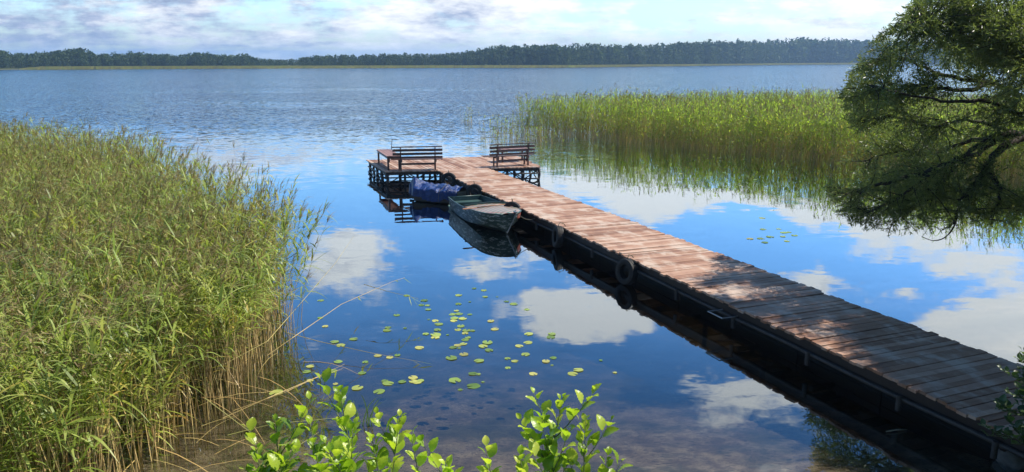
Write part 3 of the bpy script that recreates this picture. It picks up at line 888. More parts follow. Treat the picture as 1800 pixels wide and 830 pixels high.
def hull_shell(L, beam, ts, wf, zgf, zkf, zcf, rake, th=.03):
    """outer and inner skin of a small boat along local x"""
    def ring(tq, inner):
        wg = beam / 2 * wf(tq); zg, zk, zc_ = zgf(tq), zkf(tq), zcf(tq)
        if inner: wg = max(wg - th, .004); zk = max(zk + .10, .0); zc_ = max(zc_ + .05, zk + .002)
        wc = wg * .84
        def xx(z_): return L * tq + rake * max(0, tq - .55) ** 2 * ((z_ - zk) / max(zg - zk, .01)) * (0 if inner and False else 1) * 1.0
        z_, pts = None, []
        for (w_, zz) in ((wg, zg), (wg * .965, zc_ + (zg - zc_) * .55), (wc, zc_), (wc * .5, (zk + zc_) / 2 - .02), (0, zk), (-wc * .5, (zk + zc_) / 2 - .02), (-wc, zc_), (-wg * .965, zc_ + (zg - zc_) * .55), (-wg, zg)):
            pts.append(Vector((xx(zz), w_, zz)))
        return pts
    return [ring(q_, False) for q_ in ts], [ring(q_, True) for q_ in ts]


def curve(xs, ys): return lambda q_: float(np.interp(q_, xs, ys))


def smoothcurve(xs, ys):
    def f(q_):
        s = 0.; w_ = 0.
        for k in range(-4, 5):
            s += float(np.interp(q_ + k * .015, xs, ys)); w_ += 1
        return s / w_
    return f


ts = [0, .08, .18, .3, .42, .54, .64, .72, .79, .85, .90, .94, .97, .988, 1.0]
wf = smoothcurve([0, .2, .45, .65, .78, .88, .94, .975, 1.0, 1.1], [.80, .92, 1, .99, .95, .84, .72, .56, .13, .03])
zg = smoothcurve([0, .4, .7, 1], [.46, .49, .56, .64])
zk = smoothcurve([0, .6, .85, 1, 1.1], [-.13, -.13, -.06, .05, .05]); zcv = smoothcurve([0, .5, .8, 1], [.02, .03, .17, .40])
stern = Vector((-1.66, 26.6, 0)); bow = Vector((-.10, 22.5, 0)); ax = (bow - stern); BL = ax.length - .15
boat = empty('motorboat', stern, math.atan2(ax.y, ax.x)); boat.rotation_euler = (0, 0, math.atan2(ax.y, ax.x))
tag(boat, 'open green metal boat with flaking paint moored beside the pier', 'boat')
outer, inner = hull_shell(BL, 1.46, ts, wf, zg, zk, zcv, .9)
b = MB(); b.grid(outer); b.add(outer[0], [tuple(range(9))]); b.add(outer[-1], [tuple(range(8, -1, -1))]); b.build('hull', M['hull'], boat, smooth=True, auto=38)
b = MB(); ti = [k for k in range(len(ts)) if ts[k] < .9]
ins = [inner[k] for k in ti]; ins[0] = [p + Vector((.04, 0, 0)) for p in ins[0]]
b.grid([r[::-1] for r in ins]); b.add(ins[0], [tuple(range(8, -1, -1))]); b.build('cockpit_lining', M['boatin'], boat, smooth=True, auto=38)
b = MB()
for s1 in (0, 8): b.tube([r[s1] + Vector((0, 0, .008)) for r in outer], .022, 8)
b.tube([outer[0][0] + Vector((.01, 0, .008)), outer[0][8] + Vector((.01, 0, .008))], .022, 8)
b.build('gunwale', M['boatin'], boat, smooth=True)
b = MB(); dk = [k for k in range(len(ts)) if ts[k] > .53]; P_ = []
for k in dk:
    a0, a1 = outer[k][0], outer[k][8]; P_.append([a0.lerp(a1, j / 8) + Vector((0, 0, .02 + .05 * (1 - (j / 4 - 1) ** 2) * min(1, abs(a0.y) * 2.5))) for j in range(9)])
b.grid(P_); b.build('foredeck', M['foredeck'], boat, smooth=True)
b = MB(); k0 = dk[0]
b.grid([[p + Vector((-.012, 0, .06)) for p in P_[0]], [p + Vector((-.012, 0, -.10)) for p in P_[0]]]); b.grid([[p + Vector((.012, 0, .06)) for p in P_[0]], [p + Vector((-.012, 0, .06)) for p in P_[0]]])
b.grid([[p + Vector((.012, 0, .0)) for p in P_[0]], [p + Vector((.012, 0, .06)) for p in P_[0]]])
b.build('coaming', M['boatin'], boat)
b = MB(); b.box((BL * .33, 0, .30), (.28, 1.24, .035)); b.build('thwart', M['oar'], boat)
b = MB(); b.box((BL * .06, 0, .32), (.36, 1.04, .035)); b.box((BL * .103, 0, .17), (.025, 1.04, .3)); b.build('thwart', M['boatin'], boat)
b = MB(); b.box((BL * .50, 0, .10), (.03, 1.1, .28)); b.build('bulkhead', M['boatin'], boat)
b = MB(); b.box((-.20, .0, .10), (.4, 1.0, .05), None, .015); b.box((-.19, .40, .03), (.38, .16, .16)); b.box((-.19, -.40, .03), (.38, .16, .16)); b.build('stern_step', M['stern'], boat)
b = MB(); tip = outer[-1][0]; b.bar(tip + Vector((.03, 0, .03)), outer[-1][4] + Vector((.02, 0, .0)), .035, .03); b.box(tip + Vector((-.06, 0, .055)), (.14, .09, .03), None, .01)
b.tube([tip + Vector((-.10, 0, .06)), tip + Vector((-.10, 0, .11)), tip + Vector((-.03, 0, .11)), tip + Vector((-.03, 0, .06))], .009, 6); b.build('bow_fitting', M['alu'], boat)
# flaking red panel with a pale mark, on the bow's pier side
b = MB(); kA, kB = 10, 12
A0, A1, B0, B1 = outer[kA][0], outer[kA][1], outer[kB][0], outer[kB][1]
nn = (B0 - A0).cross(A1 - A0).normalized(); nn = nn if nn.y > 0 else -nn
quad = [A0.lerp(A1, .22) + nn * .012, B0.lerp(B1, .22) + nn * .012, B0.lerp(B1, 1.4) + nn * .012, A0.lerp(A1, 1.4) + nn * .012]
b.add(quad, [(0, 1, 2, 3)]); b.build('bow_panel', plain('faded_red_paint', (.34, .10, .075), .5, .4, 0, .6, 14), boat)

# oar lying across the coaming
ow0, ow1 = at(838, 365, .64), at(893, 359, .67)
oar = empty('oar', ow0); tag(oar, 'brown wooden oar lying across the green boat', 'oar')
dv = ow1 - ow0; b = MB(); b.tube([Vector((0, 0, 0)), dv * .5 + Vector((0, 0, .01)), dv], [.022, .020, .017], 8); b.build('shaft', M['oar'], oar, smooth=True)
b = MB(); e0 = Vector((0, 0, 0)); dn = dv.normalized(); sd = Vector((-dn.y, dn.x, 0))
P_ = []
for k, (a_, w_) in enumerate(((-.02, .02), (.06, .05), (.25, .075), (.42, .07), (.47, .04))):
    P_.append([e0 - dn * a_ + sd * w_ + Vector((0, 0, .006)), e0 - dn * a_ + Vector((0, 0, .018)), e0 - dn * a_ - sd * w_ + Vector((0, 0, .006)), e0 - dn * a_ - sd * w_ + Vector((0, 0, -.006)), e0 - dn * a_ + sd * w_ + Vector((0, 0, -.006)), e0 - dn * a_ + sd * w_ + Vector((0, 0, .006))])
b.grid(P_); b.build('blade', M['oar'], oar)

# covered dinghy
st2, bw2 = Vector((-3.45, 28.55, 0)), Vector((-1.75, 27.75, 0)); ax2 = bw2 - st2; L2 = 2.1
din = empty('dinghy', st2, math.atan2(ax2.y, ax2.x)); tag(din, 'small grey dinghy under a blue tarpaulin beside the platform', 'boat')
ts2 = [0, .1, .25, .4, .55, .7, .82, .92, 1.0]
wf2 = smoothcurve([0, .4, .7, .9, 1, 1.1], [.86, 1, .9, .5, .06, .06]); zg2 = smoothcurve([0, .5, 1], [.44, .42, .52])
zk2 = smoothcurve([0, .7, 1], [-.1, -.1, .02]); zc2 = smoothcurve([0, .6, 1], [.03, .04, .2])
o2, i2 = hull_shell(L2, 1.18, ts2, wf2, zg2, zk2, zc2, .6)
b = MB(); b.grid(o2); b.build('hull', M['oldhull'], din, smooth=True, auto=38)
b = MB(); b.add(o2[0], [tuple(range(9))]); b.box((-.012, 0, .30), (.03, 1.0, .04)); b.build('transom', M['alu'], din)
b = MB(); b.grid([r[::-1] for r in i2]); b.build('lining', M['oldhull'], din, smooth=True)
b = MB(); b.tube([(-.10, 0, .5), (-.22, 0, .3), (-.34, 0, .12)], [.07, .06, .05], 8); b.box((-.37, 0, .07), (.2, .03, .1)); b.build('outboard_leg', M['darkmetal'], din)
# tarpaulin thrown over boat and motor
tp = empty('tarpaulin', st2 + Vector((0, 0, .41)), math.atan2(ax2.y, ax2.x)); tag(tp, 'crumpled blue tarpaulin thrown over the dinghy and its outboard motor', 'tarpaulin')
b = MB(); P_ = []; NU, NV = 64, 36
for i in range(NU + 1):
    u_ = -.42 + (L2 * .86 + .42) * i / NU; row = []
    for j in range(NV + 1):
        v_ = -1 + 2 * j / NV
        tq = max(0., u_ / L2); wloc = 1.18 / 2 * wf2(tq) + .05
        hump = math.exp(-((u_ + .16) / .24) ** 2)
        if u_ < .05: k_ = min(1, max(0, (.05 - u_) / .25)); wloc = wloc * (1 - k_) + .27 * k_ * math.sqrt(max(.02, 1 - ((u_ + .12) / .31) ** 2 if u_ < -.12 else 1))
        yv = max(-1, min(1, v_ * 1.3)); drop = max(0, abs(v_) - .77) / .23
        ridge = .09 * (1 - yv ** 2) + .23 * hump * (1 - .8 * yv ** 2)
        f_ = mnoise.noise(Vector((u_ * 4.5, v_ * 2.2, 1))) * .085 + mnoise.noise(Vector((u_ * 11 + v_ * 3, v_ * 4, 5))) * .026
        fold = .085 * abs(math.sin(u_ * 7.5 + v_ * 2.2 + 1.5 * mnoise.noise(Vector((u_ * 2, v_, 9)))))
        hem = (.20 + .10 * mnoise.noise(Vector((u_ * 2.5, 3 if v_ > 0 else 8, 0))) + (.10 if v_ < 0 else 0) * (1 if u_ > .5 else .2))
        zz = .03 + ridge + f_ + fold * (1 - drop) - drop * hem
        yy_ = yv * wloc * (1 + .05 * drop) + (f_ * .5 + fold * .6) * (1 if v_ > 0 else -1) * drop
        row.append(Vector((u_ + f_ * .3, yy_, zz)))
    P_.append(row)
b.grid(P_); b.add(P_[0], [tuple(range(NV + 1))]); b.build('cloth', M['tarp'], tp, smooth=True)
b = MB()
b.tube([P_[46][j] + Vector((0, 0, .012)) for j in range(NV + 1)], .008, 5)
b.build('cord', M['rope'], tp)
# mooring ropes


def rope(p0, p1, sag, label, r=.009):
    o = empty('mooring_rope', p0); dv = Vector(p1) - Vector(p0); b = MB()
    b.tube([dv * (k / 10) + Vector((0, 0, -4 * sag * (k / 10) * (1 - k / 10))) for k in range(11)], r, 6); m = b.build('rope', M['rope'], o, smooth=True)
    tag(o, label, 'rope')


wp = boat.matrix_basis if False else None
Mb = Matrix.Translation(stern) @ Matrix.Rotation(math.atan2(ax.y, ax.x), 4, 'Z')
e_ = left_edge(22.6) - PN * .02; rope(Mb @ (tip + Vector((0, 0, .06))), (e_.x, e_.y, .5), .12, 'thin mooring rope from the bow of the green boat to the pier')
e_ = left_edge(26.2) - PN * .02; rope(Mb @ (outer[0][0] + Vector((.05, 0, .02))), (e_.x, e_.y, .52), .05, 'thin mooring rope from the stern of the green boat to the pier')

# ------------------------------------------------------------------ lily pads
padmesh = []
for k in range(9):
    n = 18; notch = .22 + .1 * (k % 4) / 3; Vp = [(0, 0, .004)]; Fp = []
    for ring_ in (.55, 1.):
        for j in range(n + 1):
            a = notch + (2 * math.pi - 2 * notch) * j / n; rr_ = ring_ * (1 + .04 * math.sin(5 * a + k))
            Vp.append((rr_ * math.cos(a) * (1.12), rr_ * math.sin(a), .004 + (.035 * max(0, math.sin(a * 2 + k)) ** 2 if ring_ == 1. else 0.)))
    for j in range(n): Fp.append((0, 1 + j, 2 + j)); Fp.append((1 + j, n + 2 + j, n + 3 + j, 2 + j))
    me = bpy.data.meshes.new('lily_pad'); me.from_pydata(Vp, [], Fp); me.materials.append(M['pad'])
    at_ = me.attributes.new('v', 'FLOAT', 'FACE'); at_.data.foreach_set('value', [.05 + .115 * k + .05 * random.random() for _ in Fp]); me.update(); padmesh.append(me)


def pad(p, r, label, group):
    o = bpy.data.objects.new('lily_pad', random.choice(padmesh)); col.objects.link(o)
    o.location = (p.x, p.y, .004 + random.uniform(0, .006)); o.rotation_euler = (random.uniform(-.03, .03), random.uniform(-.03, .03), random.uniform(0, 6.28)); o.scale = (r, r, r)
    tag(o, label, 'lily pad', group)


NEARPADS = [(747,95),(820,115),(808,134),(833,136),(836,153),(963,93),(962,130),(1027,65),(1068,73),(1073,100),(1124,100),(1009,121),(1162,119),(1193,130),(1247,153),(705,176),(954,158),(937,173),(965,171),(1010,173),(945,189),(980,191),(943,200),(838,194),(866,200),(880,214),(1097,201),(1114,235),(669,228),(665,240),(740,231),(875,238),(826,255),(868,258),(866,269),(917,259),(972,222),(960,237),(995,240),(1020,241),(990,252),(1002,270),(990,279),(1083,290),(1065,306),(1090,323),(983,296),(960,302),(940,311),(965,314),(800,313),(933,355),(985,339),(1048,367),(1167,357),(1197,368),(1216,305),(1252,291),(1255,255),(1352,255),(1347,268),(1242,340),(1327,369),(1357,355),(1168,396),(1274,421),(1438,421),(1461,405),(1352,385),(1022,421),(1045,423),(947,448),(1025,472),(773,437),(775,452),(728,454),(805,450),(790,456),(655,450),(669,461),(631,495),(541,480),(561,418),(708,343),(676,352),(626,345),(574,372),(461,370),(434,410),(345,390),(330,412),(344,449),(203,500),(472,302),(446,288),(526,276),(407,223),(387,188),(388,115),(450,463),(1556,365),(1614,416),(970,487),(1065,455)]
BIG = {(947,448), (434,410), (800,313), (868,258), (933,355), (1083,290), (1438,421), (541,480), (631,495), (669,461), (345,390), (203,500), (1347,268), (1242,340), (1025,472)}
SMALL = {(740,231), (1352,385), (1556,365), (1614,416), (970,487), (1065,455), (1009,121), (1124,100), (917,259), (450,463), (965,314), (1045,423), (838,194)}
for (a, c) in NEARPADS:
    px_, py_ = 400 + a / 2.371, 480 + c / 2.371; p = at(px_, py_, 0)
    r = random.uniform(.050, .082) * (1.25 if (a, c) in BIG else .5 if (a, c) in SMALL else 1.)
    if px_ < 640: L_ = ('green lily pad floating close to the edge of the left reeds', 'lily pads near the left reeds')
    elif 690 < px_ < 750 and 655 < py_ < 680: L_ = ('lily pad in the tight clump of five above the foreground saplings', 'lily pads in the tight clump')
    elif 770 < px_ < 850 and py_ < 620: L_ = ('small green lily pad in the dense drift in the middle of the pool', 'lily pads in the mid-pool drift')
    elif px_ > 870: L_ = ('lone lily pad spread out toward the dark side of the pier', 'lily pads toward the pier')
    else: L_ = ('green lily pad scattered between the reeds and the mid-pool drift', 'lily pads scattered in the pool')
    pad(p, r, *L_)
FARPADS = [(900 + a / 2.678, 330 + c / 2.678) for a, c in ((1182,197),(1171,240),(1190,259),(1120,241),(1256,195),(1280,212),(1302,210),(1275,230),(1294,252),(1330,225),(1215,232),(1178,143))]
for (px_, py_) in FARPADS: pad(at(px_, py_, 0), random.uniform(.06, .11), 'pale lily pad in the blue water right of the walkway', 'lily pads right of the walkway')
for k in range(46):
    c = random.choice(((1020, 282, 40, 4), (1090, 292, 70, 9), (1160, 308, 90, 10), (1010, 276, 22, 3), (1300, 320, 60, 8)))
    px_, py_ = random.gauss(c[0], c[2]), random.gauss(c[1], c[3])
    if px_ < 962 or py_ < 268 or py_ < 262 + (px_ - 1000) * .11: continue
    pad(at(px_, py_, 0), random.uniform(.04, .09), 'tiny far lily pad floating in front of the far reed bed', 'lily pads before the far reeds')

# ------------------------------------------------------------------ bent reeds, sticks, rock, grass tuft
BENT = [[(392, 735, .35), (470, 700, .5), (545, 668, .45), (602, 648, .2)], [(410, 722, .3), (500, 690, .45), (606, 640, .15)],
        [(470, 625, .5), (514, 594, .7), (600, 535, .8), (690, 495, .75), (712, 488, .7)], [(505, 585, .3), (560, 600, .2), (650, 620, .15), (744, 637, .05)],
        [(640, 500, .6), (680, 512, .55), (735, 525, .45)], [(395, 640, .5), (470, 600, .7), (540, 520, .9), (590, 462, 1.0), (622, 415, 1.1)], [(400, 765, .2), (480, 745, .3), (590, 735, .15)],
        [(440, 830, .1), (500, 800, .2), (560, 760, .25)], [(360, 700, .8), (440, 760, .3), (470, 800, .05)]]
for k, pl_ in enumerate(BENT):
    pts = [at(*q_) for q_ in pl_]
    o = empty('bent_reed', pts[0]); b = MB(); b.a = .2 + .5 * random.random()
    b.tube(pts, [.007 - .005 * i / (len(pts) - 1) for i in range(len(pts))], 5); b.build('stalk', M['reedstem'], o, world=True)
    b = MB()
    for j in range(6 if k in (2, 4, 5) else 3):
        f_ = random.uniform(.45, .98) * (len(pts) - 1); i = min(int(f_), len(pts) - 2); p = pts[i].lerp(pts[i + 1], f_ - i)
        dv = (pts[i + 1] - pts[i]).normalized(); L_ = random.uniform(.18, .34); sd = Vector((random.uniform(-.5, .5), random.uniform(-.5, .5), -random.uniform(.1, .8))); b.a = random.uniform(.1, .9)
        d2 = (dv * .8 + sd).normalized(); s2 = d2.cross(Vector((.3, .5, .8))).normalized()
        b.grid([[p + d2 * L_ * u_ + s2 * w_ * .012, p + d2 * L_ * u_ - s2 * w_ * .012] for u_, w_ in ((0, .6), (.3, 1), (.65, .8), (1, .05))])
    b.build('leaves', M['reedleaf'], o, world=True)
    lab = ['long bent reed reaching highest from the left reeds over the pool', ][0] if k == 5 else ('dry bent reed fallen from the left reeds low across the water' if k in (0, 1, 6, 7, 8) else 'leaning reed with drooping blades over the dark water by the reeds')
    tag(o, lab, 'reed', 'bent reeds over the pool')
n = 42
P = np.stack([rng.uniform(-5.0, -3.0, n), rng.uniform(7.6, 12.5, n), rng.uniform(.0, .30, n)], 1); P = P[P[:, 0] < np.interp(P[:, 1], [7.6, 9.6, 11.2, 12.5], [-3.5, -3.5, -3.3, -3.4])]; n = len(P)
D = np.stack([rng.normal(.5, .6, n), rng.normal(-.1, .6, n), rng.uniform(-.1, .35, n)], 1); D /= np.linalg.norm(D, axis=1)[:, None]
rv = ribbons(P, D, None, rng.uniform(.5, 1.5, n), rng.uniform(.008, .014, n), rng.uniform(.1, .45, n), 4, [1, 1, .9, .7, .4])
o = np_mesh('reed_litter', rv.reshape(-1, 3), ribbon_faces(n, 4, 0), M['reedstem'], np.repeat(rng.uniform(.0, .55, n), 4))
tag(o, 'dry fallen reed stalks tangled at the foot of the left reeds', 'reeds', kind='stuff')
o = empty('grass_tuft', at(640, 745, 0)); b = MB()
for k in range(9):
    p = Vector((random.uniform(-.12, .12), random.uniform(-.08, .08), -.05)); h_ = random.uniform(.35, .7); dv = Vector((random.uniform(-.25, .25), random.uniform(-.1, .1), 1)).normalized(); bend = Vector((random.uniform(-.3, .35), 0, -.25)); b.a = random.random()
    b.grid([[p + dv * h_ * u_ + bend * h_ * u_ ** 3 + Vector((w_, 0, 0)), p + dv * h_ * u_ + bend * h_ * u_ ** 3 - Vector((w_, 0, 0))] for u_, w_ in ((0, .008), (.3, .009), (.6, .008), (.85, .005), (1, .001))])
b.build('blades', M['bladegrass'], o); tag(o, 'small tuft of blue-green blades rising from the pool beside the saplings', 'grass')
p = at(1576, 757, .02); o = empty('floating_stick', p); b = MB(); b.tube([(-.16, -.03, 0), (0, 0, .01), (.16, .03, 0)], [.008, .010, .007], 6); b.build('twig', M['stick'], o, smooth=True)
tag(o, 'pale stick floating in the dark water beside the pier', 'stick')
# rock
def rock(loc, size, label):
    Vr, Fr = [], []; nu, nv = 26, 16
    for i in range(nv + 1):
        for j in range(nu):
            th, ph = math.pi * i / nv, 2 * math.pi * j / nu
            dv = Vector((math.sin(th) * math.cos(ph), math.sin(th) * math.sin(ph), math.cos(th)))
            r = 1 + .28 * mnoise.noise(dv * 1.4 + Vector(loc)) + .1 * mnoise.noise(dv * 4)
            Vr.append(tuple(Vector((dv.x * size[0], dv.y * size[1], dv.z * size[2])) * r))
    for i in range(nv):
        for j in range(nu): Fr.append((i * nu + j, (i + 1) * nu + j, (i + 1) * nu + (j + 1) % nu, i * nu + (j + 1) % nu))
    b = MB(); b.add(Vr, Fr); o = b.build('rock', M['rock'], smooth=True); o.location = loc; tag(o, label, 'rock')
p = at(1785, 812, 0); rock((p.x, p.y, .05), (.24, .2, .17), 'grey rock at the water edge below the dark bush')

# ------------------------------------------------------------------ willow


def leaf_quads(P, D, L, wd, rg, fold=.0):
    """n leaves: rhombic blades of two quads bent a little; returns verts, faces"""
    n = len(P); rnd = rg.normal(0, 1, (n, 3)); side = np.cross(D, rnd); side /= np.linalg.norm(side, axis=1)[:, None] + 1e-9
    nrm = np.cross(side, D)
    m1 = P + D * (L * .42)[:, None] + nrm * (L * .04)[:, None]; tip = P + D * L[:, None] - nrm * (L * .06)[:, None]
    V = np.stack([P, m1 + side * (wd * .5)[:, None], tip, m1 - side * (wd * .5)[:, None]], 1)
    return V.reshape(-1, 3), np.arange(n * 4).reshape(-1, 4)


SIL = [(1608, -300), (1604, 0), (1566, 40), (1520, 72), (1502, 96), (1488, 125), (1470, 160), (1482, 205), (1500, 232), (1510, 255), (1478, 272), (1452, 300), (1446, 330), (1462, 372), (1500, 400), (1545, 414), (1600, 418), (1650, 408), (1700, 398), (1760, 400), (1830, 396), (2400, 420), (2400, -300)]
LIMBS = [[(1860, 236, 17), (1800, 238, 16.7), (1750, 240, 16.4), (1700, 272, 16.1), (1640, 300, 15.9), (1590, 340, 15.7), (1520, 375, 15.5)],
         [(1800, 238, 16.7), (1755, 268, 16.2), (1720, 318, 15.8), (1690, 352, 15.6), (1678, 392, 15.4)],
         [(1880, 250, 17), (1790, 232, 17.3), (1700, 212, 17.5), (1640, 222, 17.6), (1560, 205, 17.9), (1490, 225, 18)],
         [(1930, 205, 17), (1840, 190, 17.2), (1740, 148, 17.5), (1650, 130, 18), (1590, 104, 18), (1540, 105, 18)],
         [(1930, 180, 17), (1850, 140, 17.2), (1770, 80, 17), (1690, 30, 17), (1630, -40, 17)],
         [(1960, 150, 17), (1880, 70, 17), (1820, 10, 17), (1780, -80, 17)], [(1930, 215, 17), (1830, 212, 16.4), (1740, 180, 16), (1640, 175, 15.5), (1530, 150, 15)],
         [(1760, 242, 16.5), (1700, 250, 17.8), (1640, 272, 18.6), (1580, 268, 19.2), (1505, 285, 19.6)], [(1745, 250, 16.4), (1700, 280, 17.2), (1640, 300, 17.8), (1580, 312, 18.2)],
         [(1880, 260, 17), (1840, 320, 15.9), (1790, 372, 15.3)], [(1930, 190, 17), (1930, 60, 16), (1860, -110, 16)],
         [(1930, 200, 17), (1820, 110, 15.9), (1740, 66, 15.4), (1660, 40, 14.8), (1600, 30, 14.5)], [(1930, 200, 17), (1800, 120, 18.2), (1690, 90, 18.8), (1600, 60, 19.5)],
         [(1900, 250, 17), (1960, 300, 16), (2030, 330, 15.5)], [(1930, 205, 17), (2000, 130, 17), (2120, 60, 17)], [(1930, 200, 17), (1900, 130, 19), (1880, 30, 20)],
         [(1900, 170, 16.8), (1800, 120, 15.8), (1730, 50, 15), (1700, -10, 15)], [(1700, 272, 16.1), (1660, 312, 16.1), (1630, 352, 16.1), (1570, 392, 16.0)], [(1735, 147, 17.5), (1690, 160, 17.0), (1600, 152, 16.6), (1500, 170, 16.6)],
         [(1640, 300, 15.9), (1570, 318, 15.8), (1510, 335, 15.6), (1462, 345, 15.6)], [(1730, 300, 15.9), (1760, 340, 15.6), (1740, 385, 15.4)]]
for w_ in ((8.9, 14.2, 5.6), (9.5, 13.3, 5.0), (9.3, 12.0, 4.7), (10.0, 11.0, 5.4), (11., 12.4, 6.5), (10.4, 15., 6.2), (10.2, 9.6, 4.6), (11.6, 9.8, 6.0), (12.5, 13, 7.2), (10.8, 8.8, 5.2), (11.2, 10.6, 5.4), (10.6, 11.8, 5.6), (11.5, 8.2, 5.6), (9.6, 10.3, 4.2), (10.9, 13.4, 6.2), (9.7, 8.6, 4.0), (9.3, 10.6, 4.6), (10., 12.3, 5.), (9.1, 12.9, 4.9), (10.6, 10.2, 5.), (9.6, 9.4, 5.2), (10.4, 9., 5.), (11., 11.4, 5.4), (9.9, 13.3, 5.6), (10.9, 8., 5.2), (10.3, 11.4, 4.4), (9.0, 11.5, 4.2), (9.4, 9.9, 3.9), (11.4, 9.2, 5.2), (10.1, 7.9, 4.6), (8.2, 10.4, 3.7), (8.5, 9.4, 3.8), (8.6, 11.4, 4.2), (8.1, 8.8, 3.5), (8.9, 10.2, 4.3), (9.0, 9.0, 4.2), (9.2, 11.9, 4.6)):
    f_ = Vector((12.6, 16.6, 3.3)); e_ = Vector(w_); LIMBS.append([tuple(f_), tuple(f_.lerp(e_, .35) + Vector((.25, .1, .35))), tuple(f_.lerp(e_, .7) + Vector((.1, 0, .3))), tuple(e_)])
wr = np.random.default_rng(5); random.seed(21)
tree = empty('willow_tree', (14.2, 16.2, hgt(14.2, 16.2))); tag(tree, 'spreading dark willow hanging over the water on the right', 'tree')
b = MB(); fork = at_y(1860, 236, 17)
b.tube([(14.2, 16.2, hgt(14.2, 16.2) - .4), (13.9, 16.3, 1.6), (13.2, 16.6, 2.6), tuple(fork + Vector((.5, 0, -.15))), tuple(fork)], [.34, .30, .25, .17, .12], 12)
b.tube([(13.2, 16.6, 2.6), tuple(at_y(1960, 215, 17)), tuple(at_y(1930, 180, 17)), tuple(at_y(1905, 120, 17))], [.24, .17, .14, .10], 10)
b.build('trunk', M['bark'], tree, smooth=True, world=True)


def catmull(pts, n):
    pts = [pts[0]] + pts + [pts[-1]]; out_ = []
    for i in range(1, len(pts) - 2):
        for k in range(n):
            u_ = k / n; p0, p1, p2, p3 = pts[i - 1:i + 3]
            out_.append(.5 * ((2 * p1) + (p2 - p0) * u_ + (2 * p0 - 5 * p1 + 4 * p2 - p3) * u_ ** 2 + (3 * p1 - p0 - 3 * p2 + p3) * u_ ** 3))
    out_.append(pts[-2]); return out_


def inside(p, slack=0):
    az_ = p[0] / p[1]
    if az_ < .78 and p[1] > 12.5 and (5.1 + p[2]) / p[1] < .352 + .34 * (az_ - .5): return False
    if p[2] < 1.1: return False
    u_, v_ = proj(np.array([p])); return inpoly(np.stack([u_ , v_], 1), SIL)[0]


br = MB(); LP, LD = [], []
for li, lm in enumerate(LIMBS):
    pts = catmull([at_y(*q_) if q_[0] > 400 else Vector(q_) for q_ in lm], 6)
    pts = [p + Vector((random.uniform(-.04, .04), random.uniform(-.04, .04), random.uniform(-.03, .03))) for p in pts]
    n = len(pts); r0 = .105 if li < 2 else random.uniform(.05, .085)
    b = MB(); b.tube(pts, [r0 * (1 - .85 * (i / (n - 1)) ** .8) for i in range(n)], 8); b.build('limb', M['bark'], tree, smooth=True, world=True)
    ln = sum((pts[i + 1] - pts[i]).length for i in range(n - 1))
    low = li < 26 and lm[-1][1] > 262 and lm[-1][0] > 400
    nsec = int(ln / (.105 if low else .082 if lm[-1][0] > 400 else .062))
    for k in range(nsec):
        f_ = (.30 + .70 * (k + random.random()) / nsec) * (n - 1); i = min(int(f_), n - 2); p = pts[i].lerp(pts[i + 1], f_ - i)
        gap_ = mnoise.noise(p * .85 + Vector((7, 3, 1)))
        if lm[-1][0] > 400 and gap_ < (-.15 if p.z < 3.9 and p.x > 7.6 else -.28): continue
        tg = (pts[i + 1] - pts[i]).normalized()
        rv = Vector((random.gauss(0, 1), random.gauss(0, 1), random.gauss(.15, .8))).normalized()
        dv = (tg * .75 + rv * .95).normalized(); L_ = random.uniform(.5, 1.25)
        sec = []; pp = p.copy(); d3 = dv.copy(); ok = True
        for s4 in range(6):
            sec.append(pp.copy()); pp = pp + d3 * (L_ / 5); d3 = (d3 + Vector((random.gauss(0, .12), random.gauss(0, .12), -.05 + random.gauss(0, .1)))).normalized()
            if not inside(pp): break
        if len(sec) < 3: continue
        br.tube(sec, [.013 * (1 - .75 * j / (len(sec) - 1)) for j in range(len(sec))], 4, cap=False)
        for j in range(len(sec) - 1):
            for tw in range(4):
                q0 = sec[j].lerp(sec[j + 1], random.random()); rv = Vector((random.gauss(0, 1), random.gauss(0, 1), random.gauss(-.05, .8))).normalized()
                dt = ((sec[j + 1] - sec[j]).normalized() * .8 + rv * .8).normalized(); Lt = random.uniform(.16, .40)
                ee = q0 + dt * Lt
                if not inside(ee): continue
                nl = 9
                for m in range(nl):
                    u_ = (m + random.random()) / nl; LP.append(q0 + dt * Lt * u_); LD.append(dt * .75 + Vector((random.gauss(0, .6), random.gauss(0, .6), random.gauss(-.1, .5))))
tag(br.build('branches', M['bark'], tree, world=True), kind='stuff')
LP = np.array(LP); LD = np.array(LD); LD /= np.linalg.norm(LD, axis=1)[:, None]
nl = len(LP); print('willow leaves', nl)
V, Q = leaf_quads(LP, LD, wr.uniform(.06, .125, nl), wr.uniform(.015, .026, nl), wr)
cl = np.array([mnoise.noise(Vector(p) * 1.3) for p in LP[::1]])
np_mesh('crown', V, Q, M['willowleaf'], (wr.uniform(0, 1, nl) * .7 + .3 * (cl + .5)).clip(0, 1), parent=tree, origin=tree.location)
# bare trailing twig under the crown
b = MB(); b.tube(catmull([at_y(1684, 376, 15.5), at_y(1676, 400, 15.45), at_y(1660, 418, 15.4), at_y(1640, 423, 15.4), at_y(1620, 416, 15.4)], 5), [.016] * 8 + [.012] * 7 + [.008] * 6, 6); b.build('bare_twig', M['bark'], tree, smooth=True, world=True)

# ------------------------------------------------------------------ alder saplings, bush


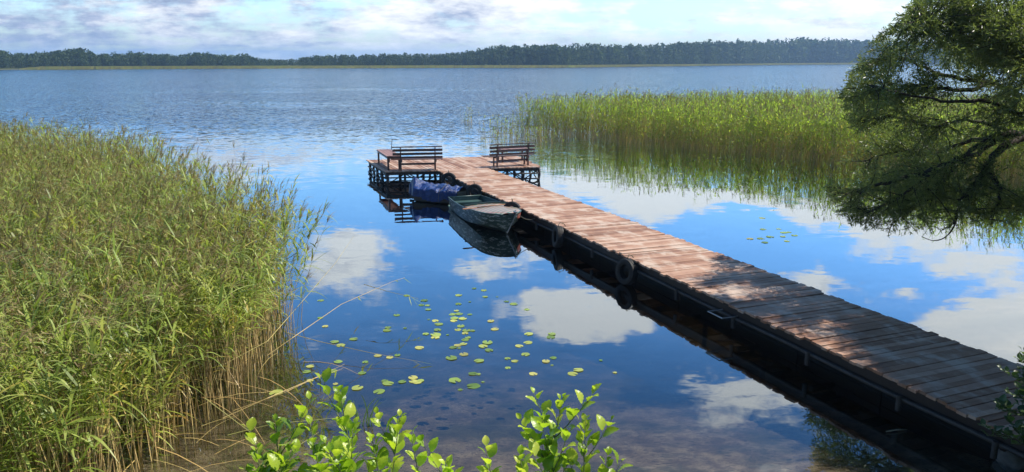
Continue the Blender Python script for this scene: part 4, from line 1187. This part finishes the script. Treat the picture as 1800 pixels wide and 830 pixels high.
def alder_leaf(mb, p, d, up, L):
    """a ribbed obovate leaf folded along its midrib"""
    d = d.normalized(); s = d.cross(up).normalized(); nrm = s.cross(d).normalized(); P_ = []
    for u_ in [i_ / 15 for i_ in range(16)]:
        w_ = float(np.interp(u_, (0, .08, .22, .42, .62, .80, .93, 1.0), (.03, .16, .31, .38, .33, .22, .10, .02)))
        cz = .10 * math.sin(u_ * 2.6) - .16 * u_ * u_; row = []
        for k in (-1, -.5, 0, .5, 1):
            rip = .034 * math.sin(u_ * 34 - abs(k) * 5) * abs(k)
            row.append(p + d * L * (u_ + .05 * abs(k) * (1 if u_ > .1 else 0)) + s * L * w_ * k + nrm * L * (cz + .20 * abs(k) * w_ + rip))
        P_.append(row)
    mb.grid(P_)


def sapling(name, stems, lab, cat, mt, leafL, sub=3, leaf_gap=.055, group=None, seed=1):
    random.seed(seed)
    base = stems[0][0]; root = empty(name, base); tag(root, lab, cat, group)
    sb, lb = MB(), MB()
    def dress(pts, r0, t0):
        n = len(pts); sb.tube(pts, [r0 * (1 - .75 * i / (n - 1)) for i in range(n)], 6)
        ln = sum((pts[i + 1] - pts[i]).length for i in range(n - 1)); k = int(ln * (1 - t0) / leaf_gap)
        ph = random.uniform(0, 6)
        for j in range(k + 1):
            f_ = (t0 + (1 - t0) * (j + .3 * random.random()) / max(k, 1)); f_ = min(f_, 1) * (n - 1); i = min(int(f_), n - 2); p = pts[i].lerp(pts[i + 1], min(1, f_ - i))
            tg = (pts[i + 1] - pts[i]).normalized(); a = ph + j * 2.4
            out_ = Vector((math.cos(a), math.sin(a), random.uniform(.1, .7))); d_ = (out_ + tg * (.55 + .7 * (j / max(k, 1)) ** 2)).normalized()
            lb.a = random.uniform(.0, .8) + .2 * (j / max(k, 1)); sz = leafL * random.uniform(.65, 1.2) * (1 - .5 * max(0, j / max(k, 1) - .75) / .25)
            pe = p + d_ * .018; sb.tube([p, pe], .0016, 4, cap=False)
            alder_leaf(lb, pe, d_, (Vector((0, 0, 1)) + tg * .3 + Vector((random.gauss(0, .25), random.gauss(0, .25), 0))).normalized(), sz)
    for st in stems:
        pts = catmull(st, 5); dress(pts, .007, .25)
        for s4 in range(sub):
            i = random.randint(int(len(pts) * .35), len(pts) - 3); a = random.uniform(0, 6.28); tg = (pts[i + 1] - pts[i]).normalized()
            dv = (tg * .8 + Vector((math.cos(a), math.sin(a) * .7, .25)) * .8).normalized(); L_ = random.uniform(.12, .30)
            dress([pts[i] + dv * L_ * u_ + Vector((0, 0, .05 * u_ * u_)) for u_ in (0, .35, .7, 1)], .0035, .2)
    sb.build('stem', M['twig'], root, smooth=True, world=True); lb.build('leaves', mt, root, smooth=True, world=True)
    return root


def stem_to(px_, py_, Y, bx, by, bend=.1):
    tip_ = at_y(px_, py_, Y); base = Vector((bx, by, hgt(bx, by) - .05)); mid = base.lerp(tip_, .55) + Vector((random.uniform(-bend, bend), 0, random.uniform(0, .05)))
    return [base, mid, tip_]


G = 'alder saplings along the bottom of the view'
sapling('alder_sapling', [stem_to(485, 740, 3.7, -1.25, 3.5), stem_to(452, 792, 3.6, -1.35, 3.4)], 'bright alder sapling farthest left, in front of the dry reed stems', 'sapling', M['alderleaf'], .082, 6, .035, group=G, seed=3)
sapling('alder_sapling', [stem_to(598, 690, 3.8, -.85, 3.5), stem_to(545, 745, 3.7, -.95, 3.4), stem_to(620, 752, 3.6, -.75, 3.4)], 'tallest bright alder sapling left of the open shallows', 'sapling', M['alderleaf'], .084, 8, .035, group=G, seed=4)
sapling('alder_sapling', [stem_to(702, 737, 3.9, -.62, 3.5), stem_to(655, 775, 3.8, -.66, 3.4)], 'alder sapling leaning right over the brown shallows', 'sapling', M['alderleaf'], .092, 4, .036, group=G, seed=5)
sapling('alder_sapling', [stem_to(724, 768, 3.6, -.48, 3.3)], 'small lone alder shoot with few leaves left of the bottom centre', 'sapling', M['alderleaf'], .092, 2, group=G, seed=6, leaf_gap=.05)
sapling('alder_sapling', [stem_to(855, 790, 3.6, -.12, 3.3), stem_to(785, 816, 3.6, -.25, 3.3), stem_to(915, 806, 3.5, .02, 3.3)], 'low alder sapling just peeking in at the bottom centre', 'sapling', M['alderleaf'], .095, 4, .036, group=G, seed=7)
sapling('alder_sapling', [stem_to(988, 702, 3.8, .28, 3.5), stem_to(1030, 745, 3.7, .33, 3.4), stem_to(965, 770, 3.7, .2, 3.4), stem_to(1068, 800, 3.6, .38, 3.4)], 'tall bright alder sapling standing right of the bottom centre', 'sapling', M['alderleaf'], .082, 8, .035, group=G, seed=8)


def bush_stems(lst): return [[Vector((x_, y_, hgt(x_, y_) - .05)), Vector((x_, y_, hgt(x_, y_))).lerp(at_y(a, c, Y), .5) + Vector((.1, 0, .15)), at_y(a, c, Y)] for (a, c, Y, x_, y_) in lst]


sapling('bush', bush_stems([(1735, 765, 8.3, 6.9, 8.3), (1770, 690, 8.2, 7.0, 8.2), (1790, 632, 8.1, 7.1, 8.1), (1755, 720, 8.0, 6.9, 7.9), (1800, 760, 7.9, 6.9, 7.9), (1815, 670, 8.2, 7.3, 8.2), (1780, 780, 8.0, 6.7, 8.0), (1830, 720, 8.0, 7.3, 8.0), (1800, 650, 8.6, 7.2, 8.4), (1762, 650, 8.5, 7.0, 8.4)]),
        'dark leafy bush growing over the shore end of the pier', 'bush', M['bushleaf'], .115, 14, .04, seed=9)
